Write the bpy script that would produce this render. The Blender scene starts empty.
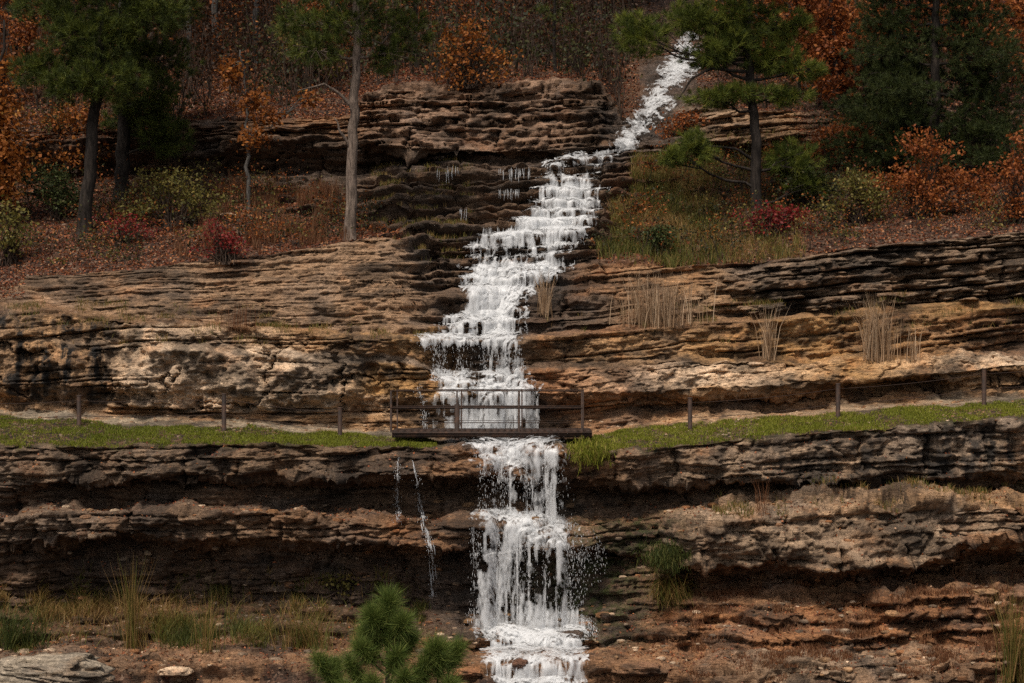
import bpy, math, random
import numpy as np

rng = np.random.default_rng(7)
random.seed(7)
scene = bpy.context.scene
COL = scene.collection
F = 1843.0          # focal length in pixels of a 1024 wide picture
CX, CY = 512.0, 341.5

def at(px, row, Y):
    return np.array([(px - CX) / F * Y, Y, (CY - row) / F * Y])

# ------------------------------------------------------------------ noise
def _h(ix, iy, iz, seed):
    h = (ix.astype(np.int64) * 374761393 + iy.astype(np.int64) * 668265263 + iz.astype(np.int64) * 2147483647
         + seed * 1274126177) & 0xFFFFFFFF
    h = ((h ^ (h >> 13)) * 1274126177) & 0xFFFFFFFF
    h = ((h ^ (h >> 16)) * 2246822519) & 0xFFFFFFFF
    h = h ^ (h >> 15)
    return (h & 0xFFFFFF).astype(np.float64) / 16777216.0

def vnoise(x, y, z, seed=0):
    x, y, z = np.broadcast_arrays(np.asarray(x, float), np.asarray(y, float), np.asarray(z, float))
    ix, iy, iz = np.floor(x), np.floor(y), np.floor(z)
    fx, fy, fz = x - ix, y - iy, z - iz
    fx = fx * fx * (3 - 2 * fx); fy = fy * fy * (3 - 2 * fy); fz = fz * fz * (3 - 2 * fz)
    r = 0.0
    for a in (0, 1):
        wa = fx if a else 1 - fx
        for b in (0, 1):
            wb = fy if b else 1 - fy
            for c in (0, 1):
                wc = fz if c else 1 - fz
                r = r + wa * wb * wc * _h(ix + a, iy + b, iz + c, seed)
    return r * 2 - 1

def fbm(x, y, z, octv=4, seed=0, gain=0.5, lac=2.03):
    r = 0.0; a = 1.0; n = 0.0
    for o in range(octv):
        r = r + a * vnoise(np.asarray(x) * lac ** o + 13.7 * o, np.asarray(y) * lac ** o + 5.1 * o, np.asarray(z) * lac ** o - 7.3 * o, seed + o)
        n += a; a *= gain
    return r / n

def voronoi(x, y, z, seed=0):
    ix, iy, iz = np.floor(x), np.floor(y), np.floor(z)
    f1 = np.full(x.shape, 9.0); f2 = np.full(x.shape, 9.0); cid = np.zeros(x.shape)
    for a in (-1, 0, 1):
        for b in (-1, 0, 1):
            for c in (-1, 0, 1):
                cx, cy, cz = ix + a, iy + b, iz + c
                dx = cx + _h(cx, cy, cz, seed) - x
                dy = cy + _h(cx, cy, cz, seed + 1) - y
                dz = cz + _h(cx, cy, cz, seed + 2) - z
                d = np.sqrt(dx * dx + dy * dy + dz * dz)
                near = d < f1
                f2 = np.where(near, f1, np.minimum(f2, d))
                cid = np.where(near, _h(cx, cy, cz, seed + 3), cid)
                f1 = np.where(near, d, f1)
    return f1, f2, cid

def smooth(a, b, x):
    t = np.clip((x - a) / (b - a), 0, 1)
    return t * t * (3 - 2 * t)

# ------------------------------------------------------------------ mesh helpers
def mesh_obj(name, V, faces, mat=None, parent=None, attrs=None, smooth_shade=False, loc=None):
    """faces: list of integer arrays, each n x k"""
    V = np.asarray(V, np.float32)
    if loc is not None:
        V = V - np.asarray(loc, np.float32)
    faces = [np.asarray(f, np.int32) for f in faces if len(f)]
    me = bpy.data.meshes.new(name)
    me.vertices.add(len(V)); me.vertices.foreach_set('co', V.ravel())
    loops = np.concatenate([f.ravel() for f in faces])
    tot = np.concatenate([np.full(len(f), f.shape[1], np.int32) for f in faces])
    start = np.concatenate([[0], np.cumsum(tot)[:-1]]).astype(np.int32)
    me.loops.add(len(loops)); me.loops.foreach_set('vertex_index', loops)
    me.polygons.add(len(tot)); me.polygons.foreach_set('loop_start', start)
    me.polygons.foreach_set('loop_total', tot)
    if smooth_shade:
        me.polygons.foreach_set('use_smooth', np.ones(len(tot), bool))
    for k, v in (attrs or {}).items():
        v = np.asarray(v, np.float32)
        if v.ndim == 1:
            a = me.attributes.new(k, 'FLOAT', 'POINT'); a.data.foreach_set('value', v)
        else:
            if v.shape[1] == 3:
                v = np.concatenate([v, np.ones((len(v), 1), np.float32)], 1)
            a = me.attributes.new(k, 'FLOAT_COLOR', 'POINT'); a.data.foreach_set('color', np.ascontiguousarray(v).ravel())
    me.update(calc_edges=True)
    if mat: me.materials.append(mat)
    o = bpy.data.objects.new(name, me); COL.objects.link(o)
    if parent: o.parent = parent
    elif loc is not None: o.location = [float(c) for c in loc]
    return o

class MB:
    def __init__(s): s.V = []; s.F = {}; s.A = []; s.n = 0
    def add(s, V, Fc, a=0.0):
        V = np.asarray(V, float); Fc = np.asarray(Fc, int)
        s.V.append(V); s.F.setdefault(Fc.shape[1], []).append(Fc + s.n)
        s.A.append(np.broadcast_to(np.asarray(a, float), (len(V),)).copy()); s.n += len(V)
    def tube(s, P, R, sides=6, a=0.0, cap=True):
        P = np.asarray(P, float); R = np.broadcast_to(np.asarray(R, float), (len(P),)); n = len(P)
        T = np.gradient(P, axis=0); T /= np.linalg.norm(T, axis=1)[:, None] + 1e-9
        ref = np.array([1., 0, 0]) if abs(T[0][0]) < .8 else np.array([0, 0, 1.])
        U = np.cross(T, ref); U /= np.linalg.norm(U, axis=1)[:, None] + 1e-9
        W = np.cross(T, U)
        th = np.arange(sides) * 2 * math.pi / sides
        ring = P[:, None, :] + R[:, None, None] * (np.cos(th)[None, :, None] * U[:, None, :] + np.sin(th)[None, :, None] * W[:, None, :])
        i = np.arange(n - 1)[:, None] * sides; k = np.arange(sides)[None, :]; k2 = (k + 1) % sides
        q = np.stack([i + k, i + k2, i + sides + k2, i + sides + k], -1).reshape(-1, 4)
        s.add(ring.reshape(-1, 3), q, a)
        if cap:
            b = s.n - n * sides
            for o in (0, (n - 1) * sides):
                f = np.array([[b + o + t for t in range(sides)]]); s.F.setdefault(sides, []).append(f)
    def box(s, c, d, a=0.0):
        c = np.asarray(c, float); d = np.asarray(d, float) / 2
        V = [c + d * np.array(t) for t in [(-1, -1, -1), (1, -1, -1), (1, 1, -1), (-1, 1, -1), (-1, -1, 1), (1, -1, 1), (1, 1, 1), (-1, 1, 1)]]
        s.add(V, [(3, 2, 1, 0), (4, 5, 6, 7), (0, 1, 5, 4), (1, 2, 6, 5), (2, 3, 7, 6), (3, 0, 4, 7)], a)
    def build(s, name, mat, parent=None, smooth_shade=False, loc=None):
        return mesh_obj(name, np.concatenate(s.V), [np.concatenate(v) for v in s.F.values()], mat, parent,
                        {'rnd': np.concatenate(s.A)}, smooth_shade, loc)

def tag(o, label=None, cat=None, group=None, kind=None):
    if label: o['label'] = label
    if cat: o['category'] = cat
    if group: o['group'] = group
    if kind: o['kind'] = kind
    return o

def empty(name, loc, label, cat, group=None):
    o = bpy.data.objects.new(name, None); COL.objects.link(o); o.location = [float(c) for c in loc]
    o.empty_display_size = 0.2
    return tag(o, label, cat, group)

# ------------------------------------------------------------------ materials
class NT:
    def __init__(s, name):
        s.m = bpy.data.materials.new(name); s.m.use_nodes = True; s.t = s.m.node_tree; s.t.nodes.clear()
        s.out = s.n('ShaderNodeOutputMaterial')
    def n(s, typ, **kw):
        nd = s.t.nodes.new(typ)
        for k, v in kw.items(): setattr(nd, k, v)
        return nd
    def l(s, a, b): s.t.links.new(a, b)
    def val(s, sock, v):
        if hasattr(v, 'is_linked') or isinstance(v, bpy.types.NodeSocket): s.l(v, sock)
        else: sock.default_value = v
    def attr(s, name, out='Fac'):
        a = s.n('ShaderNodeAttribute'); a.attribute_name = name; return a.outputs[out]
    def coord(s, scale=(1, 1, 1)):
        c = s.n('ShaderNodeTexCoord'); mp = s.n('ShaderNodeMapping'); mp.inputs['Scale'].default_value = scale
        s.l(c.outputs['Object'], mp.inputs['Vector']); return mp.outputs['Vector']
    def noise(s, vec, scale, detail=4, rough=0.55, dist=0.0):
        nz = s.n('ShaderNodeTexNoise'); s.l(vec, nz.inputs['Vector']); nz.inputs['Scale'].default_value = scale
        nz.inputs['Detail'].default_value = detail; nz.inputs['Roughness'].default_value = rough; nz.inputs['Distortion'].default_value = dist
        return nz.outputs['Fac']
    def ramp(s, fac, stops, interp='LINEAR'):
        r = s.n('ShaderNodeValToRGB'); s.l(fac, r.inputs['Fac']); cr = r.color_ramp; cr.interpolation = interp
        while len(cr.elements) > 1: cr.elements.remove(cr.elements[-1])
        for i, (p, c) in enumerate(stops):
            e = cr.elements[0] if i == 0 else cr.elements.new(p)
            e.position = p; e.color = (c, c, c, 1) if isinstance(c, (int, float)) else (*c, 1)
        return r.outputs['Color']
    def mix(s, fac, a, b, mode='MIX'):
        x = s.n('ShaderNodeMix', data_type='RGBA', blend_type=mode)
        s.val(x.inputs[0], fac)
        for sock, v in ((x.inputs[6], a), (x.inputs[7], b)):
            s.val(sock, (*v, 1) if isinstance(v, tuple) else v)
        return x.outputs[2]
    def math(s, op, a, b):
        x = s.n('ShaderNodeMath', operation=op); s.val(x.inputs[0], a); s.val(x.inputs[1], b); return x.outputs[0]
    def bump(s, h, strength=0.5, dist=0.05, normal=None):
        b = s.n('ShaderNodeBump'); s.l(h, b.inputs['Height']); b.inputs['Strength'].default_value = strength; b.inputs['Distance'].default_value = dist
        if normal is not None: s.l(normal, b.inputs['Normal'])
        return b.outputs['Normal']
    def principled(s, color, rough=0.8, normal=None, spec=0.3):
        p = s.n('ShaderNodeBsdfPrincipled'); s.val(p.inputs['Base Color'], (*color, 1) if isinstance(color, tuple) else color)
        s.val(p.inputs['Roughness'], rough); p.inputs['Specular IOR Level'].default_value = spec
        if normal is not None: s.l(normal, p.inputs['Normal'])
        s.l(p.outputs[0], s.out.inputs['Surface']); return p

def mat_terrain():
    t = NT('weathered_sandstone')
    tint = t.attr('tint', 'Color'); soil = t.attr('soil'); wet = t.attr('wet'); stain = t.attr('stain'); moss = t.attr('moss')
    strat = t.coord((0.5, 0.5, 3.2)); plain = t.coord((1, 1, 1)); vert = t.coord((1.5, 0.7, 0.22))
    n1 = t.noise(strat, 1.3, 8, 0.65, 0.3)
    n2 = t.noise(plain, 0.9, 6, 0.6)
    n3 = t.noise(strat, 7.0, 6, 0.7)
    n4 = t.noise(plain, 14.0, 5, 0.7)
    c = t.mix(1.0, tint, t.ramp(n1, [(0.3, (0.45, 0.43, 0.42)), (0.48, (1.0, 0.98, 0.96)), (0.66, (1.55, 1.52, 1.48))]), 'MULTIPLY')
    # iron staining and grey lichen patches
    c = t.mix(t.ramp(n2, [(0.52, 0.0), (0.68, 0.55)]), c, t.mix(1.0, tint, (1.15, 0.78, 0.5), 'MULTIPLY'))
    c = t.mix(t.ramp(t.noise(plain, 0.55, 7, 0.65), [(0.5, 0.0), (0.66, 0.6)]), c, t.mix(0.5, c, (0.16, 0.15, 0.14)))
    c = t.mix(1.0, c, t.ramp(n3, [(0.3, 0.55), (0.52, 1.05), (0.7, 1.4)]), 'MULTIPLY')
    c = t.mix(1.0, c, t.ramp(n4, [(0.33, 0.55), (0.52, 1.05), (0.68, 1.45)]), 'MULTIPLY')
    var_ = t.ramp(t.noise(t.coord((.8, .8, 1.5)), .75, 9, 0.66, .4), [(0.49, 0.0), (0.58, 0.8)])
    c = t.mix(t.math('MULTIPLY', var_, .85), c, (0.034, 0.027, 0.021))
    c = t.mix(t.ramp(t.noise(t.coord((1, 1, 1.6)), 1.1, 8, .7), [(0.56, 0.0), (0.66, 0.5)]), c, t.mix(1.0, tint, (1.45, 1.45, 1.5), 'MULTIPLY'))
    # dark water streaks
    sv = t.ramp(t.noise(vert, 2.0, 6, 0.62), [(0.46, 0.0), (0.58, 1.0)])
    c = t.mix(t.math('MULTIPLY', sv, stain), c, (0.022, 0.02, 0.018))
    c = t.mix(t.math('MULTIPLY', moss, t.ramp(t.noise(plain, 5, 5, 0.7), [(0.42, 0.0), (0.6, 1.0)])), c, (0.055, 0.07, 0.018))
    # soil under fallen leaves
    vo = t.n('ShaderNodeTexVoronoi'); t.l(plain, vo.inputs['Vector']); vo.inputs['Scale'].default_value = 11
    sp = t.n('ShaderNodeSeparateColor'); t.l(vo.outputs['Color'], sp.inputs[0])
    soilc = t.ramp(sp.outputs[0], [(0.0, (0.018, 0.012, 0.009)), (0.35, (0.05, 0.028, 0.018)), (0.7, (0.10, 0.047, 0.028)), (0.93, (0.16, 0.085, 0.05)), (1.0, (0.30, 0.20, 0.14))])
    c = t.mix(soil, c, soilc)
    rough = t.math('SUBTRACT', 0.9, t.math('MULTIPLY', wet, 0.5))
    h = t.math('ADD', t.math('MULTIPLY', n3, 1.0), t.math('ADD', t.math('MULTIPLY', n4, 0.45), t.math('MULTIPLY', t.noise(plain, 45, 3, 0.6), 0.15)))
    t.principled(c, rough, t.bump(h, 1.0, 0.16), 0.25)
    return t.m

def mat_leaf(name, stops, transl=0.35, rough=0.6):
    t = NT(name)
    c = t.ramp(t.attr('rnd'), stops)
    p = t.n('ShaderNodeBsdfPrincipled'); t.l(c, p.inputs['Base Color']); p.inputs['Roughness'].default_value = rough
    p.inputs['Specular IOR Level'].default_value = 0.2
    tr = t.n('ShaderNodeBsdfTranslucent'); t.l(c, tr.inputs['Color'])
    mx = t.n('ShaderNodeMixShader'); mx.inputs[0].default_value = transl
    t.l(p.outputs[0], mx.inputs[1]); t.l(tr.outputs[0], mx.inputs[2]); t.l(mx.outputs[0], t.out.inputs['Surface'])
    return t.m

def mat_bark(name, a, b):
    t = NT(name)
    v = t.coord((1, 1, 0.18)); n = t.noise(v, 16, 6, 0.7); n2 = t.noise(t.coord(), 2.2, 4)
    c = t.mix(t.ramp(n, [(0.35, 0.0), (0.62, 1.0)]), a, b)
    c = t.mix(1.0, c, t.ramp(n2, [(0.3, 0.6), (0.7, 1.2)]), 'MULTIPLY')
    t.principled(c, 0.95, t.bump(n, 1.0, 0.04), 0.1)
    return t.m

def mat_water():
    t = NT('white_water')
    v = t.coord((1.6, 1.0, 0.5))
    n = t.noise(v, 9, 5, 0.65)
    c = t.ramp(n, [(0.3, (0.66, 0.67, 0.675)), (0.52, (0.79, 0.79, 0.79)), (0.7, (0.84, 0.84, 0.83))])
    p = t.n('ShaderNodeBsdfPrincipled'); t.l(c, p.inputs['Base Color']); p.inputs['Roughness'].default_value = 0.35
    p.inputs['Specular IOR Level'].default_value = 0.4; t.l(t.bump(n, 0.25, 0.04), p.inputs['Normal'])
    tr = t.n('ShaderNodeBsdfTranslucent'); t.l(c, tr.inputs['Color'])
    mx = t.n('ShaderNodeMixShader'); mx.inputs[0].default_value = 0.42
    t.l(p.outputs[0], mx.inputs[1]); t.l(tr.outputs[0], mx.inputs[2])
    tp = t.n('ShaderNodeBsdfTransparent'); m2 = t.n('ShaderNodeMixShader'); t.l(t.attr('cover'), m2.inputs[0])
    t.l(tp.outputs[0], m2.inputs[1]); t.l(mx.outputs[0], m2.inputs[2]); t.l(m2.outputs[0], t.out.inputs['Surface'])
    return t.m

def mat_rust():
    t = NT('rusty_steel')
    n = t.noise(t.coord(), 9, 6, 0.65)
    c = t.ramp(n, [(0.3, (0.012, 0.008, 0.006)), (0.55, (0.034, 0.017, 0.010)), (0.75, (0.075, 0.034, 0.017))])
    t.principled(c, 0.75, t.bump(n, 0.4, 0.01), 0.3)
    return t.m

M = {}
M['rock'] = mat_terrain()
M['water'] = mat_water()
M['rust'] = mat_rust()
M['pine'] = mat_leaf('pine_needles', [(0, (0.012, 0.018, 0.005)), (0.4, (0.042, 0.056, 0.010)), (0.75, (0.10, 0.118, 0.018)), (1, (0.18, 0.18, 0.03))], 0.25)
M['pine_bright'] = mat_leaf('bright_pine_needles', [(0, (0.018, 0.028, 0.007)), (0.4, (0.065, 0.085, 0.014)), (0.75, (0.15, 0.165, 0.024)), (1, (0.24, 0.23, 0.04))], 0.3)
M['pine_young'] = mat_leaf('young_pine_needles', [(0, (0.035, 0.06, 0.013)), (0.5, (0.10, 0.14, 0.028)), (1, (0.24, 0.25, 0.06))], 0.3)
M['cedar'] = mat_leaf('cedar_foliage', [(0, (0.012, 0.018, 0.005)), (0.6, (0.040, 0.052, 0.013)), (1, (0.085, 0.092, 0.024))], 0.2)
M['rustleaf'] = mat_leaf('rust_leaves', [(0, (0.06, 0.017, 0.007)), (0.5, (0.21, 0.058, 0.015)), (0.85, (0.34, 0.105, 0.024)), (1, (0.40, 0.16, 0.05))])
M['orange'] = mat_leaf('orange_leaves', [(0, (0.08, 0.026, 0.008)), (0.5, (0.25, 0.08, 0.016)), (0.9, (0.38, 0.14, 0.028)), (1, (0.42, 0.22, 0.06))])
M['red'] = mat_leaf('red_leaves', [(0, (0.06, 0.008, 0.008)), (0.6, (0.19, 0.018, 0.016)), (1, (0.32, 0.045, 0.03))])
M['yellowgreen'] = mat_leaf('yellow_green_leaves', [(0, (0.05, 0.05, 0.012)), (0.6, (0.13, 0.11, 0.025)), (1, (0.26, 0.19, 0.05))])
M['brownleaf'] = mat_leaf('brown_leaves', [(0, (0.016, 0.010, 0.006)), (0.6, (0.05, 0.024, 0.012)), (0.85, (0.10, 0.042, 0.018)), (1, (0.17, 0.065, 0.025))])
M['olive'] = mat_leaf('olive_leaves', [(0, (0.014, 0.016, 0.006)), (0.6, (0.035, 0.038, 0.014)), (1, (0.08, 0.07, 0.022))])
M['fallen'] = mat_leaf('fallen_leaves', [(0, (0.06, 0.022, 0.013)), (0.45, (0.17, 0.052, 0.023)), (0.75, (0.28, 0.092, 0.036)), (0.94, (0.34, 0.15, 0.06)), (1, (0.36, 0.25, 0.16))], 0.15)
M['grass'] = mat_leaf('lawn_blades', [(0, (0.075, 0.092, 0.010)), (0.5, (0.165, 0.178, 0.016)), (0.85, (0.25, 0.235, 0.032)), (1, (0.32, 0.23, 0.07))])
M['wild'] = mat_leaf('wild_grass', [(0, (0.05, 0.06, 0.013)), (0.35, (0.13, 0.125, 0.026)), (0.7, (0.20, 0.115, 0.035)), (1, (0.31, 0.19, 0.075))])
M['rusty_grass'] = mat_leaf('rusty_grass', [(0, (0.08, 0.03, 0.014)), (0.6, (0.17, 0.07, 0.03)), (1, (0.26, 0.14, 0.07))])
M['green_grass'] = mat_leaf('green_grass', [(0, (0.025, 0.035, 0.009)), (0.6, (0.06, 0.075, 0.016)), (1, (0.13, 0.12, 0.035))])
M['reed'] = mat_leaf('dry_reed', [(0, (0.16, 0.095, 0.05)), (0.6, (0.33, 0.21, 0.12)), (1, (0.52, 0.38, 0.25))], 0.2)
M['bark_dark'] = mat_bark('dark_bark', (0.012, 0.010, 0.009), (0.045, 0.035, 0.028))
M['bark_pale'] = mat_bark('pale_bark', (0.05, 0.037, 0.030), (0.24, 0.18, 0.14))
M['bark_grey'] = mat_bark('grey_bark', (0.04, 0.036, 0.032), (0.13, 0.115, 0.10))
M['twig'] = mat_bark('twig', (0.03, 0.02, 0.015), (0.08, 0.055, 0.04))

# ------------------------------------------------------------------ terrain
CONT = [
 [(0, 2645, 8)],
 [(0, 870, 30)],
 [(-200, 688, 41), (300, 686, 41.5), (600, 692, 41.5), (700, 695, 40.6), (1024, 695, 40.4)],
 [(0, 642, 43.6), (340, 642, 43.6), (470, 642, 43.2), (600, 645, 43.1), (640, 655, 42.9), (700, 660, 42.2), (850, 652, 41.8), (1024, 650, 41.5)],
 [(0, 608, 44), (35, 606, 44.2), (65, 602, 45.1), (150, 600, 45.2), (340, 603, 45.2), (420, 608, 45), (475, 616, 44.6), (590, 616, 44.6), (640, 612, 44.6), (690, 612, 43.6), (850, 602, 43), (1024, 590, 42.8)],
 [(0, 555, 44.4), (35, 552, 44.6), (60, 548, 45.1), (100, 545, 45.4), (200, 548, 45.3), (250, 552, 44.9), (340, 548, 45.5), (420, 555, 45.3), (475, 552, 45.1), (590, 552, 45.1), (640, 560, 45.3), (690, 574, 44.7), (850, 579, 44.4), (940, 568, 44.6), (1024, 560, 44.9)],
 [(0, 540, 44.0), (100, 534, 43.9), (340, 541, 44), (430, 548, 44), (475, 546, 44.3), (590, 546, 44.3), (640, 553, 44.9), (680, 560, 43.4), (700, 563, 43.0), (830, 571, 42.6), (940, 556, 42.6), (960, 540, 42.8), (1024, 530, 42.8)],
 [(0, 517, 43.9), (200, 513, 43.9), (340, 518, 44), (475, 526, 44.3), (600, 523, 44.3), (660, 530, 45), (690, 535, 43.5), (720, 526, 43.2), (770, 516, 43.1), (1024, 506, 42.8)],
 [(0, 507, 45.0), (340, 508, 45.2), (475, 521, 45.3), (600, 518, 45.3), (690, 512, 45), (770, 500, 45), (900, 492, 45), (1024, 487, 44.8)],
 [(0, 494, 44.9), (60, 483, 45.4), (130, 482, 45.1), (190, 480, 45.6), (250, 480, 45.3), (300, 479, 45.7), (475, 490, 46.1), (600, 493, 46.1), (690, 492, 45.8), (770, 488, 45.4), (1024, 481, 45.0)],
 [(0, 487, 44.7), (60, 477, 44.6), (300, 471, 44.6), (475, 479, 44.8), (560, 481, 44.7), (690, 479, 44.6), (770, 479, 44.5), (1024, 472, 44.3)],
 [(0, 447, 44.8), (200, 445, 44.8), (400, 446, 44.8), (440, 447, 44.8), (470, 447, 44.9), (560, 447, 44.9), (572, 455, 44.8), (640, 450, 44.8), (700, 443, 44.8), (850, 429, 44.6), (1024, 418, 44.5)],
 [(0, 417, 47), (200, 427, 47), (300, 431, 47), (400, 436, 47), (440, 442, 46.9), (560, 442, 46.9), (580, 441, 46.9), (640, 429, 47), (700, 422, 47), (850, 412, 46.9), (1024, 403, 46.8)],
 [(0, 410, 48.1), (200, 419, 48.1), (300, 424, 48.1), (400, 431, 48.1), (440, 437, 48), (560, 437, 48), (600, 430, 48), (700, 414, 48), (850, 405, 48), (1024, 397, 47.8)],
 [(0, 402, 48.35), (200, 409, 48.35), (400, 414, 48.4), (500, 416, 48.4), (560, 412, 48.5), (700, 403, 48.7), (850, 396, 48.7), (1024, 384, 48.6)],
 [(0, 383, 47.9), (200, 390, 47.9), (400, 395, 48.0), (470, 400, 48), (560, 394, 48), (700, 388, 47.8), (850, 381, 47.8), (1024, 366, 47.6)],
 [(0, 342, 48.2), (200, 349, 48.2), (400, 362, 48.3), (440, 372, 48.3), (530, 372, 48.3), (560, 369, 48.25), (700, 362, 48.25), (850, 360, 48.3), (1024, 354, 48.3)],
 [(0, 337, 48.4), (200, 343, 48.45), (400, 355, 48.5), (440, 367, 48.9), (530, 367, 48.9), (560, 361, 48.8), (700, 355, 48.9), (850, 356, 49.1), (1024, 349, 49.1)],
 [(-200, 318, 48.7), (0, 314, 48.7), (40, 312, 48.7), (150, 323, 48.7), (300, 333, 48.7), (420, 340, 48.6), (530, 341, 48.5), (560, 337, 48.7), (700, 327, 48.9), (850, 318, 49.2), (1024, 309, 49.1)],
 [(-200, 308, 49.3), (0, 304, 49.3), (40, 306, 49.3), (150, 319, 49.4), (300, 329, 49.4), (420, 335, 49.4), (520, 336, 49.5), (560, 331, 49.4), (700, 320, 49.5), (850, 308, 49.8), (1024, 300, 49.7)],
 [(-200, 298, 50), (0, 294, 50), (40, 292, 50), (200, 297, 50), (300, 294, 50), (390, 282, 50.1), (430, 298, 50.6), (500, 303, 50.6), (540, 306, 50.2), (600, 300, 50), (700, 299, 49.9), (850, 284, 49.9), (1024, 273, 49.8)],
 [(-200, 292, 51), (0, 287, 51), (30, 276, 51), (100, 272, 51), (200, 262, 51), (300, 250, 51), (370, 237, 51), (392, 238, 51), (412, 252, 51.4), (440, 268, 52), (560, 265, 52), (585, 265, 51.6), (640, 265, 50.9), (700, 269, 50.6), (800, 259, 50.7), (850, 249, 50.7), (920, 242, 50.7), (1024, 232, 50.7)],
 [(-200, 255, 53.5), (0, 246, 53.5), (200, 240, 53.5), (300, 235, 53.5), (390, 230, 53.2), (440, 244, 53), (570, 244, 52.9), (600, 246, 52.8), (700, 252, 52.5), (800, 241, 52.5), (1024, 218, 52.5)],
 [(0, 218, 55.8), (200, 212, 55.8), (340, 215, 55.6), (390, 215, 55.4), (560, 213, 55.2), (620, 210, 55.4), (700, 212, 55.5), (1024, 196, 55.5)],
 [(0, 195, 58.5), (200, 190, 58.5), (340, 194, 58.3), (390, 184, 58), (440, 178, 57.7), (500, 172, 57.5), (560, 168, 57.5), (620, 166, 58), (700, 166, 58.8), (1024, 172, 59)],
 [(0, 180, 59.9), (200, 174, 60), (340, 172, 60), (390, 161, 59.6), (480, 158, 59), (560, 159, 58.6), (610, 153, 58.7), (640, 151, 59), (700, 153, 60), (800, 150, 60.3), (1024, 160, 60.3)],
 [(0, 140, 59), (200, 136, 59), (340, 134, 58.9), (390, 146, 58.4), (480, 151, 58.2), (560, 153, 58.3), (610, 150, 58.6), (640, 147, 59.2), (700, 144, 59.3), (800, 141, 59.4), (1024, 150, 60)],
 [(0, 126, 59.6), (200, 121, 59.6), (340, 118, 59.6), (365, 100, 59.8), (392, 88, 60), (480, 88, 60), (560, 82, 60.2), (598, 84, 60.5), (622, 122, 60.3), (640, 120, 61), (665, 104, 62.4), (692, 110, 60.8), (800, 108, 60.6), (1024, 120, 61)],
 [(0, 66, 71), (380, 60, 71), (600, 58, 71), (690, 52, 71), (1024, 66, 71)],
 [(0, -60, 95)],
 [(0, -320, 150)],
]
NC = len(CONT)
NSUB = [14, 14, 50, 36, 46, 22, 26, 20, 16, 18, 34, 26, 12, 18, 24, 36, 10, 28, 16, 40, 48, 150, 140, 130, 30, 24, 50, 50, 46, 16]
assert len(NSUB) == NC - 1
uu = np.concatenate([np.arange(-420, -24, 7.0), np.arange(-24, 1048, 1.7), np.arange(1048, 1450, 7.0)])
NU = len(uu)
rows_k, Y_k = [], []
for k, c in enumerate(CONT):
    c = np.array(c, float)
    r = np.interp(uu, c[:, 0], c[:, 1]); y = np.interp(uu, c[:, 0], c[:, 2])
    if 2 <= k < NC - 2:
        wob = fbm(uu / 45.0, k * 3.1, 0, 5, 50 + k, .6)
        wy = fbm(uu / 70.0, k * 2.3, 5.5, 4, 90 + k)
        ra, ya = 3.2, 0.35
        if k in (11, 12, 13): ra, ya = 1.6, 0.2
        if k in (5, 9): ra, ya = 6.0, 0.7
        if k in (21,): ra, ya = 2.0, 0.2
        if k in (4, 6, 7, 8, 10): ra, ya = 9.0, 0.9
        if k == 3: ra, ya = np.where(uu > 620, 11.0, 4.0), np.where(uu > 620, .7, .4)
        if k in (14, 15, 16, 17): ra, ya = 7.0, 0.35
        r = r + ra * wob; y = y + ya * wy
    rows_k.append(r); Y_k.append(y)
rows_k = np.array(rows_k); Y_k = np.array(Y_k)

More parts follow.
